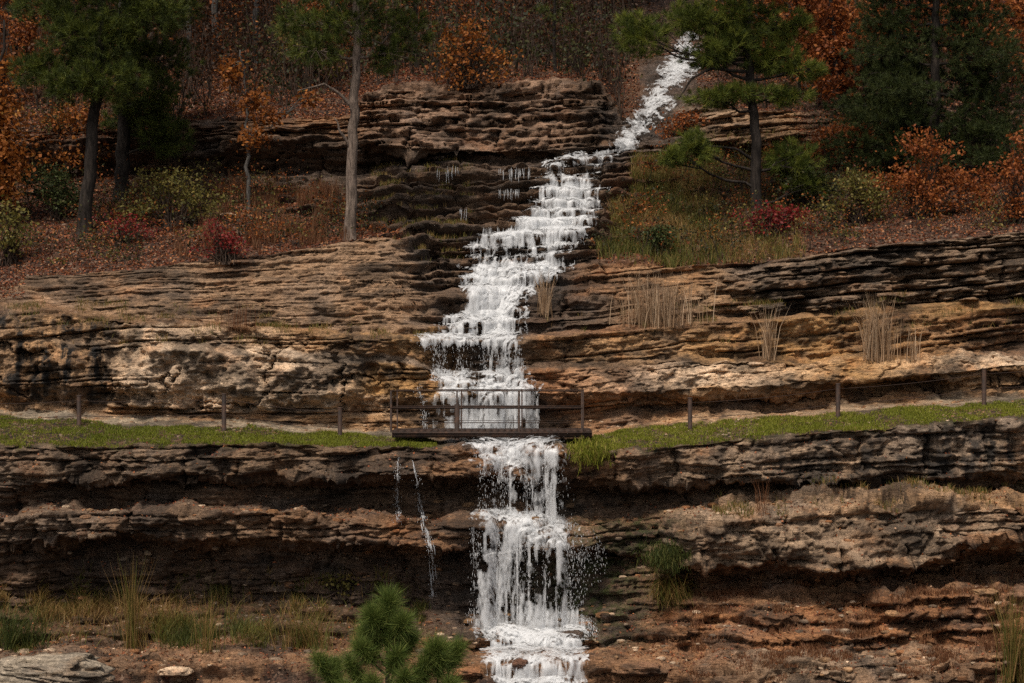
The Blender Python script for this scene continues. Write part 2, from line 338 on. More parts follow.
# per segment look, along u: (u, soil, thin, mass, stair, tint, wet, stain, moss)
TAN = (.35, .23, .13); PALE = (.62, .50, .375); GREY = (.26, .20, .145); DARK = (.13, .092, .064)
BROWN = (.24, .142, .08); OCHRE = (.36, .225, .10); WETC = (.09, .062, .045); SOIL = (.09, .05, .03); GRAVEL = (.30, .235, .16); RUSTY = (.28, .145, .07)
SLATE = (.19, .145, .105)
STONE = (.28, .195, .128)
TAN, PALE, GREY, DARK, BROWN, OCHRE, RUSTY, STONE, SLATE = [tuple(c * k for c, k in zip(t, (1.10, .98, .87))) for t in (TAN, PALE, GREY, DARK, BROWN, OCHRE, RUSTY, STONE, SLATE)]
def L(u, soil, thin, mass, stair, tint, wet=0, stain=0, moss=0):
    return (u, soil, thin, mass, stair, *tint, wet, stain, moss)
SEG = {
 0: [L(0, 1, 0, .1, 0, SOIL)], 1: [L(0, 1, 0, .1, 0, SOIL)],
 2: [L(0, .1, .2, .2, .7, (.19, .125, .08)), L(340, .04, .2, .2, .7, BROWN), L(480, .0, .14, .18, .8, BROWN, .8), L(600, .0, .16, .18, .9, BROWN, .5), L(680, 0, .2, .24, .45, BROWN), L(800, 0, .22, .24, .6, GREY), L(1024, .0, .2, .24, .4, BROWN)],
 3: [L(0, .5, .1, .15, .4, BROWN, 0, 0, .8), L(340, .5, .1, .15, .4, BROWN, 0, 0, .6), L(460, 0, .1, .15, .3, WETC, 1), L(600, 0, .1, .15, .3, WETC, 1, 0, .5), L(690, 0, .26, .28, .3, RUSTY), L(850, .1, .26, .28, .45, RUSTY), L(1024, .1, .26, .28, .3, RUSTY)],
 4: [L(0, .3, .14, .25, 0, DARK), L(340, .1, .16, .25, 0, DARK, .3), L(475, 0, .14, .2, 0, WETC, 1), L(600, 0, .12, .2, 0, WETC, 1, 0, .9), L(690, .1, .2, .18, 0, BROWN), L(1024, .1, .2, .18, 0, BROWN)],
 5: [L(0, 0, .15, .2, 0, DARK), L(1024, 0, .15, .2, 0, BROWN)],
 6: [L(0, 0, .16, .3, 0, (.2, .135, .088)), L(340, 0, .14, .3, 0, (.19, .11, .06)), L(475, 0, .15, .2, 0, BROWN, .8), L(640, 0, .15, .2, 0, DARK, .5, 0, .8), L(700, 0, .14, .34, 0, GREY), L(1024, 0, .14, .34, 0, GREY)],
 7: [L(0, .25, .12, .16, .4, (.2, .135, .088)), L(340, .1, .12, .16, .4, (.19, .11, .06)), L(500, 0, .1, .1, .3, BROWN, .8), L(640, 0, .1, .1, .3, BROWN, .3, 0, .8), L(700, 0, .14, .12, .6, GREY), L(1024, 0, .16, .1, .6, TAN)],
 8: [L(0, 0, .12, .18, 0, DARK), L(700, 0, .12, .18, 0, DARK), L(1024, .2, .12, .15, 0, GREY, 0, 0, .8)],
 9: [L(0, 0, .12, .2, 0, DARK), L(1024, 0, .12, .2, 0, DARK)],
 10: [L(0, 0, .16, .3, 0, (.2, .135, .088), 0, .3), L(340, 0, .16, .26, 0, (.19, .12, .07), 0, .4), L(470, 0, .15, .15, 0, BROWN, .8), L(570, 0, .15, .2, 0, BROWN, .5), L(680, 0, .16, .28, 0, GREY, 0, .5), L(1024, 0, .16, .28, 0, GREY, 0, .9)],
 11: [L(0, .9, 0, .04, 0, (.07, .075, .02), 0, 0, 1), L(430, .9, 0, .06, 0, (.07, .075, .02), 0, 0, 1), L(450, 0, .06, .06, 0, WETC, 1), L(555, 0, .06, .06, 0, WETC, 1), L(575, .9, 0, .06, 0, (.07, .075, .02), 0, 0, 1), L(1024, .9, 0, .04, 0, (.07, .075, .02), 0, 0, 1)],
 12: [L(0, 0, 0, .05, 0, GRAVEL), L(420, 0, 0, .05, 0, GRAVEL), L(445, 0, .06, .06, 0, WETC, 1), L(555, 0, .06, .06, 0, WETC, 1), L(580, .1, 0, .05, 0, TAN), L(1024, .1, 0, .05, 0, GRAVEL)],
 13: [L(0, 0, .12, .14, 0, TAN), L(400, 0, .12, .14, 0, TAN), L(500, 0, .1, .15, 0, WETC, 1), L(580, 0, .14, .16, 0, BROWN), L(1024, 0, .14, .16, 0, TAN)],
 14: [L(0, 0, .05, .3, 0, TAN, 0, .9), L(100, 0, .02, .36, 0, TAN, 0, .8), L(150, 0, .02, .4, 0, PALE, 0, .3), L(320, 0, .02, .4, 0, PALE, 0, .3), L(400, 0, .08, .3, 0, TAN, 0, .5), L(480, 0, .1, .25, 0, WETC, 1), L(560, 0, .1, .3, 0, RUSTY, 0, .2), L(700, 0, .12, .3, 0, TAN), L(1024, 0, .14, .3, 0, TAN)],
 15: [L(-200, 0, .05, .35, 0, TAN, 0, .9), L(95, 0, .02, .4, 0, TAN, 0, 1), L(140, 0, .02, .42, 0, PALE, 0, .35), L(320, 0, .02, .42, 0, PALE, 0, .3), L(370, 0, .03, .4, 0, OCHRE, 0, .6), L(430, 0, .08, .3, 0, OCHRE, .3, .3), L(490, 0, .1, .25, 0, WETC, 1), L(550, 0, .04, .38, 0, RUSTY, 0, .2), L(700, 0, .04, .4, 0, PALE), L(850, 0, .05, .38, 0, OCHRE), L(1024, 0, .06, .36, 0, PALE)],
 16: [L(0, 0, .05, .2, 0, TAN, 0, .8), L(200, 0, .05, .2, 0, PALE), L(480, 0, .05, .2, 0, WETC, 1), L(560, 0, .05, .2, 0, DARK), L(850, .1, .05, .15, 0, OCHRE), L(1024, 0, .05, .2, 0, BROWN)],
 17: [L(0, 0, .1, .3, 0, TAN, 0, 1), L(100, 0, .1, .3, 0, TAN, 0, .9), L(150, 0, .1, .3, 0, PALE, 0, .2), L(320, 0, .1, .3, 0, TAN, 0, .2), L(400, 0, .1, .3, 0, OCHRE), L(480, 0, .1, .25, 0, WETC, 1), L(560, 0, .12, .28, 0, TAN), L(800, 0, .14, .25, 0, OCHRE), L(1024, 0, .2, .2, 0, BROWN)],
 18: [L(0, .5, .03, .06, .2, TAN), L(200, .5, .03, .06, .2, TAN), L(430, .1, .05, .06, .2, OCHRE), L(500, 0, .05, .06, .2, WETC, 1), L(600, .2, .05, .06, .2, BROWN), L(1024, .3, .05, .06, .2, OCHRE, 0, 0, .4)],
 19: [L(-100, .6, .1, .07, .1, TAN), L(20, .4, .08, .05, .1, STONE), L(45, 0, .13, .05, .1, STONE), L(400, 0, .13, .05, .1, STONE), L(440, 0, .2, .06, .7, DARK, .5), L(560, 0, .2, .06, .3, WETC, .8), L(600, 0, .2, .08, .1, DARK), L(720, .1, .2, .08, .1, TAN), L(760, 0, .5, .1, .1, SLATE), L(1024, 0, .5, .1, .1, SLATE)],
 20: [L(-100, .9, .08, .05, .1, TAN), L(10, .7, .08, .05, .1, TAN), L(40, 0, .13, .05, .15, STONE), L(400, 0, .14, .05, .15, STONE), L(440, 0, .2, .06, .8, DARK, .5), L(560, 0, .2, .06, .5, WETC, .8), L(600, 0, .2, .08, .3, BROWN), L(690, .1, .12, .08, .1, TAN), L(760, 0, .5, .1, .1, SLATE), L(1024, 0, .5, .1, .1, SLATE)],
 21: [L(0, 1, 0, .12, 0, SOIL), L(340, 1, .02, .1, .1, SOIL), L(385, .9, .1, .08, .5, BROWN), L(405, 0, .2, .08, 1, DARK, .4), L(585, 0, .2, .08, 1, DARK, .7), L(605, .7, .1, .1, .3, RUSTY), L(1024, 1, 0, .12, 0, SOIL)],
 22: [L(0, 1, 0, .12, 0, SOIL), L(330, 1, .02, .1, .1, SOIL), L(365, .5, .1, .08, .6, BROWN), L(385, 0, .22, .08, 1, DARK, .4), L(600, 0, .22, .08, 1, DARK, .6), L(625, .8, .1, .1, .3, RUSTY), L(1024, 1, 0, .12, 0, SOIL)],
 23: [L(0, 1, 0, .12, 0, SOIL), L(180, 1, .02, .1, .1, SOIL), L(250, .7, .1, .1, .5, BROWN), L(345, .3, .15, .1, .8, DARK), L(380, 0, .22, .08, 1, DARK, .4), L(605, 0, .22, .08, 1, DARK, .6), L(660, .6, .2, .1, .6, RUSTY), L(750, 1, 0, .12, 0, SOIL), L(1024, 1, 0, .12, 0, SOIL)],
 24: [L(0, .8, .1, .15, .3, DARK), L(200, .1, .2, .15, .3, DARK), L(640, 0, .2, .12, .3, WETC, .6), L(740, .5, .2, .1, .2, BROWN), L(1024, 1, .05, .1, 0, SOIL)],
 25: [L(0, .8, .1, .15, 0, DARK), L(180, .1, .25, .15, 0, DARK), L(640, 0, .25, .12, .3, DARK, .6), L(740, .4, .2, .1, .2, BROWN), L(1024, 1, .05, .1, 0, SOIL)],
 26: [L(0, .9, .1, .15, 0, BROWN), L(150, .4, .2, .15, .1, DARK), L(350, 0, .2, .15, 0, BROWN), L(380, 0, .26, .15, .2, (.27, .165, .105)), L(560, 0, .26, .15, .2, (.25, .155, .10)), L(590, 0, .3, .12, .3, DARK, .4), L(620, 0, .12, .1, .1, WETC, 1), L(670, 0, .12, .1, .1, WETC, 1), L(700, .1, .25, .1, .3, GREY), L(790, .3, .2, .1, .2, TAN), L(830, 1, .05, .1, 0, SOIL)],
 27: [L(0, 1, .05, .2, 0, SOIL), L(355, 1, .05, .2, 0, SOIL), L(620, .8, .1, .2, .2, BROWN), L(650, 0, .12, .15, .1, WETC, 1), L(690, .2, .12, .15, .1, WETC, 1), L(720, 1, .05, .2, 0, SOIL)],
 28: [L(0, 1, 0, .3, 0, SOIL)], 29: [L(0, 1, 0, .3, 0, SOIL)],
}
gR, gY, gA, gk = [], [], [], []
for k in range(NC - 1):
    n = NSUB[k]
    seg = np.array(SEG[k], float)
    A = np.stack([np.interp(uu + 6 * fbm(uu / 12., k, 0, 3, 11), seg[:, 0], seg[:, 1 + c]) for c in range(10)], -1)
    for i in range(n + (1 if k == NC - 2 else 0)):
        t = i / n
        if k == NC - 2 or k == 0: ty = t
        else: ty = t
        gR.append(rows_k[k] * (1 - t) + rows_k[k + 1] * t); gY.append(Y_k[k] * (1 - ty) + Y_k[k + 1] * ty)
        gA.append(A); gk.append(k + t)
R0 = np.array(gR); Y0 = np.array(gY); A0 = np.array(gA); gk = np.array(gk)
NJ = len(R0)
# segments whose ground lies in one straight line in space, not in picture rows
X = (uu[None, :] - CX) / F * Y0; Z = (CY - R0) / F * Y0
j0 = np.searchsorted(gk, 2.0)
for j in range(j0):       # foreground ground: interpolate z linearly
    k = int(gk[j]); t = gk[j] - k
    za = (CY - rows_k[k]) / F * Y_k[k]; zb = (CY - rows_k[k + 1]) / F * Y_k[k + 1]
    Z[j] = za * (1 - t) + zb * t
# blur the look along the profile so that zones grade into each other raggedly
def blur_j(a, w):
    out = np.zeros_like(a); tot = 0
    for d in range(-w, w + 1):
        idx = np.clip(np.arange(NJ) + d, 0, NJ - 1); g = math.exp(-(d / (w * .6)) ** 2); out += g * a[idx]; tot += g
    return out / tot
jj = np.arange(NJ)[:, None] + (fbm(uu[None, :] / 18., np.arange(NJ)[:, None] / 14., 0, 3, 33) * 6)
ji = np.clip(np.round(jj).astype(int), 0, NJ - 1)
A1 = A0[ji, np.arange(NU)[None, :]]
A1 = blur_j(A1, 3)
geo = blur_j(A0, 2)
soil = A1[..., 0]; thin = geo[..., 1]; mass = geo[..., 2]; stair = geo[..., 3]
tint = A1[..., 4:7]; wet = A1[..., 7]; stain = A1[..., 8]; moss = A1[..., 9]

P0 = np.stack([X, Y0, Z], -1)
def normals(P):
    du = np.gradient(P, axis=1); dv = np.gradient(P, axis=0)
    n = np.cross(du, dv); n /= np.linalg.norm(n, axis=2)[..., None] + 1e-9
    return n
def smooth_grid(P, w):
    Q = P.copy()
    for ax in (0, 1):
        acc = np.zeros_like(Q); tot = 0
        N = Q.shape[ax]
        for d in range(-w, w + 1):
            idx = np.clip(np.arange(N) + d, 0, N - 1); g = math.exp(-(d / (w * .6)) ** 2)
            acc += g * np.take(Q, idx, axis=ax); tot += g
        Q = acc / tot
    return Q
N0 = normals(smooth_grid(P0, 6))     # points up / towards the camera
flip = np.sign(N0[..., 2:3] * .6 - N0[..., 1:2]); N0 = N0 * np.where(flip == 0, 1, flip)

def beds(zz, x, seed, tmin, tmax):
    r = np.random.default_rng(seed)
    th = r.uniform(tmin, tmax, 900) * np.where(r.random(900) < .25, 1.8, 1.0)
    br = np.cumsum(th) - 25.0
    i = np.clip(np.searchsorted(br, zz) - 1, 0, 898)
    f = (zz - br[i]) / th[i + 1]
    return i, np.clip(f, 0, 1), th[i + 1], br[i]
x_, y_, z_ = P0[..., 0], P0[..., 1], P0[..., 2]
tilt = np.where(x_ > 2, .085 * (x_ - 2), .035 * (x_ - 2)) * smooth(-4, 0, z_) + np.where(x_ > 2, .04 * (x_ - 2), 0) * (1 - smooth(-4, 0, z_))
zz = z_ - tilt + .22 * fbm(x_ * .22, y_ * .2, z_ * .25, 4, 3) + .06 * fbm(x_ * 1.3, y_, z_ * 1.2, 3, 4)
# stairs on the sloping bedrock
bi, bf, bt, bz = beds(zz + .12 * fbm(x_ * .9, y_ * .5, 0, 3, 14), x_, 21, .16, .42)
g = np.clip(bf / .25, 0, 1)
dz = (g - bf) * bt
dz_stair = stair * dz
z_ = z_ + dz_stair; zz = zz + dz_stair
lip = stair * (.34 * smooth(.25, .8, g) * (1 - smooth(.4, .9, bf)) + .30 * vnoise(x_ * 1.1, bi * 3.7, 0, 15) + .12 * vnoise(x_ * 3.3, bi * 1.7, 0, 16))
# thin beds
b1, f1, t1, _ = beds(zz, x_, 5, .10, .30)
b2, f2, t2, _ = beds(zz + .03 * vnoise(x_ * 2.1, 0, z_ * 2, 8), x_, 6, .045, .11)
xw = x_ + .25 * fbm(x_ * 2, y_, z_ * 5, 3, 60)
p1 = vnoise(xw * .55 + b1 * 7.31, b1 * 1.7, 0, 61) * .55 + .7 * (smooth(-.12, .12, vnoise(xw * 1.2 + b1 * 4.4, b1 * 5.1, 0, 66)) - .5) + .35 * vnoise(xw * 3.2 + b1 * 3.1, b1 * 2.9, 0, 62)
p2 = .6 * vnoise(xw * 1.1 + b2 * 5.7, b2 * 2.3, 0, 63) + .9 * (smooth(-.1, .1, vnoise(xw * 2.3 + b2 * 6.1, b2 * 1.3, 0, 67)) - .5) + .5 * vnoise(xw * 5.5 + b2 * 1.1, b2 * 1.9, 0, 64)
e1 = np.minimum(f1, 1 - f1) * t1
gapn = smooth(-.2, .4, vnoise(x_ * .7 + b1 * 2.2, b1 * 3.3, 1.0, 65))
crev = -np.exp(-(e1 / .022) ** 2) * gapn
rounded = 1 - (2 * f1 - 1) ** 4
d_thin = .85 * p1 + .38 * p2 + 1.0 * crev + .25 * rounded
# massive, lumpy rock with cracks
wx = x_ + .55 * fbm(x_ * .9, y_ * .8, z_ * .9, 5, 70); wz = z_ + .4 * fbm(x_ * .9, y_ * .8, z_ * .9, 5, 71)
v1, v2, vc = voronoi(wx * .55, y_ * .3, wz * 1.15, 40)
u1, u2, uc = voronoi(wx * 1.7 + 3, y_ * .8, wz * 3.1, 44)
crack = -np.exp(-((v2 - v1) / .07) ** 2) - .45 * np.exp(-((u2 - u1) / .09) ** 2)
ridg = 1 - np.abs(fbm(x_ * .9, y_ * .9, z_ * 1.5, 5, 80, .55)) * 2.4
d_mass = 2.0 * fbm(x_ * .42, y_ * .4, z_ * .75, 6, 81, .52) + .8 * (smooth(-.15, .15, fbm(x_ * .55 + z_ * .15, 0, z_ * .35, 4, 87)) - .5) + .38 * crack + .55 * (vc - .5) + .28 * (uc - .5) + .3 * ridg + .35 * fbm(x_ * 3, y_ * 3, z_ * 5, 3, 83)
rf = np.abs(fbm(x_ * 2.6, y_ * 2.6, z_ * 4.2, 4, 84, .6)); rf2 = np.abs(fbm(x_ * 1.1, y_ * 1.1, z_ * 2.4, 5, 85, .6))
d_fine = .09 * (rf - .2) * -1.6 + .16 * (.2 - rf2) + .035 * vnoise(x_ * 9, y_ * 9, z_ * 14, 86)
side = np.clip(-N0[..., 1], 0.15, 1)
# blocks parted by vertical joints
bg_, _, _, _ = beds(zz, x_, 77, .45, 1.3)
xj = x_ / 1.5 + _h(bg_, bg_ * 0 + 3, bg_ * 0, 5) * 9 + .22 * fbm(x_ * 1.1, y_ * .6, z_ * 2.2, 4, 78)
jd = np.abs(xj - np.floor(xj) - .5); jd = (.5 - jd) * 1.5
jon = smooth(-.25, .1, vnoise(np.floor(xj + .5) * 3.3, bg_ * 2.7, 0, 79))
blk = (_h(np.floor(xj), bg_, bg_ * 0, 6) - .5)
d_joint = .34 * blk - .30 * np.exp(-(jd / .045) ** 2) * jon
uM = uu[None, :] + 0 * gk[:, None]; kM = gk[:, None] + 0 * uM
fine = smooth(18.8, 19.4, kM) * smooth(21.6, 21.0, kM) * smooth(10, 40, uM) * smooth(455, 425, uM)
massive = smooth(13.2, 14.0, kM) * smooth(18.6, 18.0, kM) * (smooth(440, 400, uM) + .55 * smooth(530, 570, uM))
e2 = np.minimum(f2, 1 - f2) * t2
crev2 = -np.exp(-(e2 / .012) ** 2) * smooth(-.1, .5, vnoise(x_ * .8 + b2 * 2.7, b2 * 3.9, 0, 68))
d_thin = d_thin * (1 - fine) + .85 * fine * (.30 * p1 + .55 * p2 + .75 * crev2 + .5 * crev)
w1, w2, wc_ = voronoi((x_ + 1.1 * fbm(x_ * .9, y_, z_ * .9, 6, 93, .6)) * .6, y_ * .4, (z_ + .8 * fbm(x_ * 1.0, y_, z_ * 1.0, 6, 94, .6)) * .8, 95)
d_big = 1.7 * fbm(x_ * .6, y_ * .5, z_ * .7, 6, 96, .55) + .55 * (wc_ - .5) - .55 * np.exp(-((w2 - w1) / .05) ** 2) * smooth(-.1, .35, fbm(x_ * .7, y_, z_ * .9, 3, 92)) + .5 * crev * smooth(.0, .3, fbm(x_ * .5, 0, z_ * .8, 3, 91)) + .55 * (.25 - np.abs(fbm(x_ * 1.7, y_ * 1.7, z_ * 1.9, 5, 97, .58))) + .45 * fbm(x_ * 3.2, y_ * 3, z_ * 3.8, 5, 98, .6) + .75 * (.3 - np.abs(fbm(x_ * 1.25 + .3 * z_, y_, z_ * .45, 4, 99, .5)) * 1.6)
d_mass = d_mass * (1 - massive) + massive * d_big * 1.4
D = thin * d_thin * 1.35 + mass * d_mass * 1.15 + d_joint * np.clip(thin * 3 + mass * 1.0, 0, .9) * (1 - .75 * fine) * (1 - massive) * (1 - soil) * smooth(3.2, 4, kM) + (1 - soil) * d_fine * (.35 + thin * 1.6 + mass * .5) * (1 - .6 * massive) * (1 - .4 * fine)
hor = np.stack([np.zeros_like(D), -np.ones_like(D), np.zeros_like(D)], -1)
dirv = hor * np.clip(side * 1.4, 0, 1)[..., None] + N0 * (1 - np.clip(side * 1.4, 0, 1))[..., None]
P = P0 + D[..., None] * dirv
P[..., 2] += dz_stair; P[..., 1] -= lip
# ground unevenness on the soil
P[..., 2] += soil * (.10 * fbm(x_ * .7, y_ * .7, 0, 4, 91) + .03 * fbm(x_ * 4, y_ * 4, 0, 2, 92))
PROJ_U = CX + P[..., 0] / P[..., 1] * F; PROJ_R = CY - P[..., 2] / P[..., 1] * F
_PU, _PR, _PY = PROJ_U.ravel(), PROJ_R.ravel(), P[..., 1].ravel()
NSM = normals(smooth_grid(P, 3)); NSM *= np.sign(NSM[..., 2:3] * .6 - NSM[..., 1:2])

def hit(px, row, tol=2.5):
    """the visible ground point at a picture position"""
    for tl in (tol, tol * 2, tol * 4, tol * 10):
        m = np.nonzero((np.abs(_PU - px) < tl) & (np.abs(_PR - row) < tl))[0]
        if len(m):
            j = m[np.argmin(_PY[m] + (np.abs(_PU[m] - px) + np.abs(_PR[m] - row)) * .05)]
            return P.reshape(-1, 3)[j].copy()
    return at(px, row, 50)

def band(name, ka, kb, label):
    ja = np.searchsorted(gk, ka - 1e-6); jb = min(np.searchsorted(gk, kb - 1e-6), NJ - 1)
    S = slice(ja, jb + 1); nr = jb - ja + 1
    i = (np.arange(nr - 1)[:, None] * NU + np.arange(NU - 1)[None, :]).ravel()
    q = np.stack([i, i + 1, i + NU + 1, i + NU], -1)
    at_ = {'tint': tint[S].reshape(-1, 3), 'soil': soil[S].ravel(), 'wet': wet[S].ravel(), 'stain': stain[S].ravel(), 'moss': moss[S].ravel()}
    o = mesh_obj(name, P[S].reshape(-1, 3), [q], M['rock'], None, at_, False)
    return tag(o, label, 'terrain', None, 'structure')
band('ground', 0, 3, 'rocky leaf-strewn ground at the foot of the cliffs')
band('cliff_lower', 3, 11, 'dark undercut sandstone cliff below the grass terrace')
band('terrace', 11, 13, 'narrow grass terrace crossing between the lower and middle cliffs')
band('cliff_middle', 13, 19, 'massive pale tan sandstone cliff behind the footbridge')
band('cliff_upper', 19, 22, 'thin bedded tan and grey rock above the massive cliff')
band('hillside', 22, 30, 'leaf covered wooded hillside with ledges around the upper cascade')

# ------------------------------------------------------------------ water
# left and right edge of the white water by picture row
WE = [(36, 680, 700), (60, 672, 698), (75, 663, 690), (90, 654, 678), (105, 644, 670), (120, 633, 657), (140, 618, 638), (149, 612, 630), (154, 568, 612), (163, 545, 608), (180, 540, 606), (190, 536, 603), (205, 526, 598),
      (220, 514, 590), (232, 500, 584), (243, 464, 581), (262, 461, 578), (268, 466, 576), (276, 467, 566), (286, 468, 545), (300, 464, 522), (312, 455, 521), (322, 441, 521), (334, 440, 521),
      (338, 414, 522), (352, 424, 522), (370, 426, 526), (384, 430, 536), (432, 436, 542), (441, 468, 558), (450, 472, 562), (480, 478, 564), (515, 476, 566), (526, 476, 572), (532, 476, 590), (545, 476, 597), (575, 477, 597),
      (600, 476, 590), (612, 474, 584), (628, 470, 588), (650, 478, 590), (690, 488, 592)]
WE = np.array(WE, float)
def water_sheet(seed, off, thr, edge_soft, cover):
    ua = np.arange(405, 712, 0.8)
    ja = np.searchsorted(gk, 2.0); jb = np.searchsorted(gk, 28.6)
    base = smooth_grid(P, 6); near_ = smooth_grid(P, 2)
    base[..., 1] = np.minimum(base[..., 1], near_[..., 1])
    # resample columns
    ci = np.interp(ua, uu, np.arange(NU)); c0 = np.floor(ci).astype(int); cf = (ci - c0)[None, :, None]
    B = base[ja:jb][:, c0] * (1 - cf) + base[ja:jb][:, c0 + 1] * cf
    # finer along the flow
    nj = B.shape[0]; ti = np.linspace(0, nj - 1, int(nj * 1.7)); t0 = np.minimum(np.floor(ti).astype(int), nj - 2); tf = (ti - t0)[:, None, None]
    B = B[t0] * (1 - tf) + B[t0 + 1] * tf
    # falling water leaves the rock: from the top down it never moves back in
    ys = B[::-1, :, 1].copy()
    ym = np.minimum.accumulate(ys, axis=0)
    ys = ym[::-1]
    ya = B[..., 1] - np.clip(B[..., 1] - ys, 0, 1.6)
    Q = B.copy(); Q[..., 1] = ya
    Nw = normals(smooth_grid(Q, 2)); Nw *= np.sign(Nw[..., 2:3] * .6 - Nw[..., 1:2])
    row = CY - Q[..., 2] / Q[..., 1] * F; pu = CX + Q[..., 0] / Q[..., 1] * F
    le = np.interp(row, WE[:, 0], WE[:, 1]); re = np.interp(row, WE[:, 0], WE[:, 2])
    seg_len = np.linalg.norm(np.diff(Q, axis=0), axis=2); s = np.concatenate([np.zeros((1, Q.shape[1])), np.cumsum(seg_len, 0)], 0)
    xx = Q[..., 0]
    steep = np.clip(-Nw[..., 1], 0, 1)
    st = smooth(.55, .95, steep)
    sw = s + .25 * fbm(xx * 2, s, 5, 3, seed + 2)
    nz = .62 * fbm(xx * 6.5, sw * .7, 0, 4, seed, .65) + .38 * fbm(xx * 15, sw * 2.0, 3, 3, seed + 5, .6) + .22 * fbm(xx * 26, sw * 6, 3, 2, seed + 6, .6)
    nz2 = .5 * fbm(xx * 3, sw * 3.2, 0, 4, seed + 9, .6) + .3 * fbm(xx * 11, sw * 10, 3, 3, seed + 15, .65) + .3 * fbm(xx * 22, sw * 20, 3, 2, seed + 16, .65)
    nn = nz * st + nz2 * (1 - st)
    big = fbm(xx * 1.1, s * .6, 2, 3, 200)
    d = np.minimum(pu - le, re - pu)
    w = np.maximum(re - le, 8)
    ed = np.clip((d + 3) / (edge_soft), -1.5, 1) + .35 * fbm(row / 9., pu / 30., 0, 3, 205)
    # thin flow on the left of the middle fall, the right apron of the lower fall and the last rapids
    lean = np.zeros_like(row)
    lean += .38 * smooth(164, 168, row) * (1 - smooth(180, 186, row)) + .40 * smooth(246, 250, row) * (1 - smooth(260, 266, row)) + .25 * smooth(345, 350, row) * (1 - smooth(366, 372, row))
    lean += .30 * smooth(196, 202, row) * (1 - smooth(214, 222, row)) * smooth(575, 545, pu)
    lean += .42 * smooth(342, 350, row) * (1 - smooth(366, 374, row)) * smooth(492, 470, pu)
    lean += .30 * smooth(372, 378, row) * (1 - smooth(432, 436, row)) * smooth(468, 440, pu)
    lean += .85 * smooth(518, 530, row) * (1 - smooth(602, 612, row)) * smooth(560, 576, pu)
    lean += .34 * smooth(458, 472, row) * (1 - smooth(505, 518, row))
    lean += .26 * smooth(530, 560, row) * (1 - smooth(600, 622, row))
    lean += .22 * smooth(640, 660, row) + .3 * smooth(248, 244, row) * smooth(480, 468, pu) 
    dens = cover + .42 * ed - .16 * st + .35 * big - lean * .8
    alpha = smooth(thr - .27, thr + .30, nn * 1.2 + .55 * np.minimum(0, fbm(xx * 2.6, s * 1.6, 8, 4, 207, .6) + .12) + dens)
    keep = alpha > .03
    keep &= (d > -9) & (row < 690) & (row > 34) & ~((row > 600) & (d < 0))
    lump = off + .035 * fbm(xx * 3, s * 1.2, 0, 2, seed + 30) + .008 * nn
    Q = Q + Nw * lump[..., None]
    n0, n1 = Q.shape[:2]
    kf = keep[:-1, :-1] & keep[1:, :-1] & keep[:-1, 1:] & keep[1:, 1:]
    i = (np.arange(n0 - 1)[:, None] * n1 + np.arange(n1 - 1)[None, :])[kf]
    q = np.stack([i, i + 1, i + n1 + 1, i + n1], -1)
    used = np.unique(q); remap = np.zeros(n0 * n1, int); remap[used] = np.arange(len(used))
    info = (Q, Nw, row, pu, dens, d)
    return Q.reshape(-1, 3)[used], remap[q], info, alpha.ravel()[used]
WV, WF, WA, wn = [], [], [], 0
for args in ((300, .08, .28, 15, .12), (330, .12, .28, 17, -.10), (360, .16, .28, 20, -.24)):
    v, f, info, al = water_sheet(*args)
    WA.append(al * .96); WV.append(v); WF.append(f + wn); wn += len(v)
# drops and short strands thrown off the falls
Q, Nw, row, pu, dens, d = info
cand = np.nonzero(((d > -7) & (((row > 338) & (row < 374)) | ((row > 442) & (row < 622))) & (-Nw[..., 1] > .6) & (d > 3)).ravel())[0]
pw = np.exp(-np.abs(d.ravel()[cand]) / 14.0) + .25
pick = rng.choice(cand, 4500, p=pw / pw.sum())
C = Q.reshape(-1, 3)[pick] + Nw.reshape(-1, 3)[pick] * rng.uniform(.02, .22, (len(pick), 1)) + rng.normal(0, .03, (len(pick), 3))
def drops(C, r, stretch):
    o = np.array([(1, 0, 0), (0, 1, 0), (-1, 0, 0), (0, -1, 0), (0, 0, 1.0), (0, 0, -1.0)])
    V = C[:, None, :] + o[None] * np.stack([r, r, r * stretch], -1)[:, None, :]
    f = np.array([(0, 1, 4), (1, 2, 4), (2, 3, 4), (3, 0, 4), (1, 0, 5), (2, 1, 5), (3, 2, 5), (0, 3, 5)])
    return V.reshape(-1, 3), (np.arange(len(C))[:, None, None] * 6 + f[None]).reshape(-1, 3)
v, f = drops(C, rng.gamma(2.0, .0014, len(C)) + .0025, rng.uniform(1.5, 7, len(C)))
WV.append(v); dropf = f + wn; wn += len(v)
# the side shelves where a little water spills over
def strand(mb, p, r):
    k = len(p); mb.tube(p, r * np.sin(np.linspace(.35, math.pi - .25, k)) + .001, 4)
def spill(mb, u0, u1, r0, r1, n):
    for i in range(n):
        u = rng.uniform(u0, u1); a = rng.uniform(r0, r0 + .25 * (r1 - r0)); b = rng.uniform(r0 + .4 * (r1 - r0), r1 + 1)
        Y_ = hit(u, a)[1]; rr = np.linspace(a, b, 7); uw = u + np.cumsum(rng.normal(0, .18, 7))
        Ys = np.minimum.accumulate([min(Y_, hit(q, w_)[1]) - .05 for q, w_ in zip(uw, rr)])
        strand(mb, np.array([at(q, w_, y) for q, w_, y in zip(uw, rr, Ys)]), rng.uniform(.003, .011))
mbt = MB()
for u0, u1, r0, r1, n in ((498, 530, 167, 182, 26), (497, 520, 188, 200, 22), (437, 458, 166, 184, 10), (482, 515, 226, 240, 26), (455, 470, 208, 220, 6)):
    spill(mbt, u0, u1, r0, r1, n)
sideV = np.concatenate(mbt.V); sideF = np.concatenate(mbt.F[4])
WV.append(sideV); sideF = sideF + wn; wn += len(sideV)
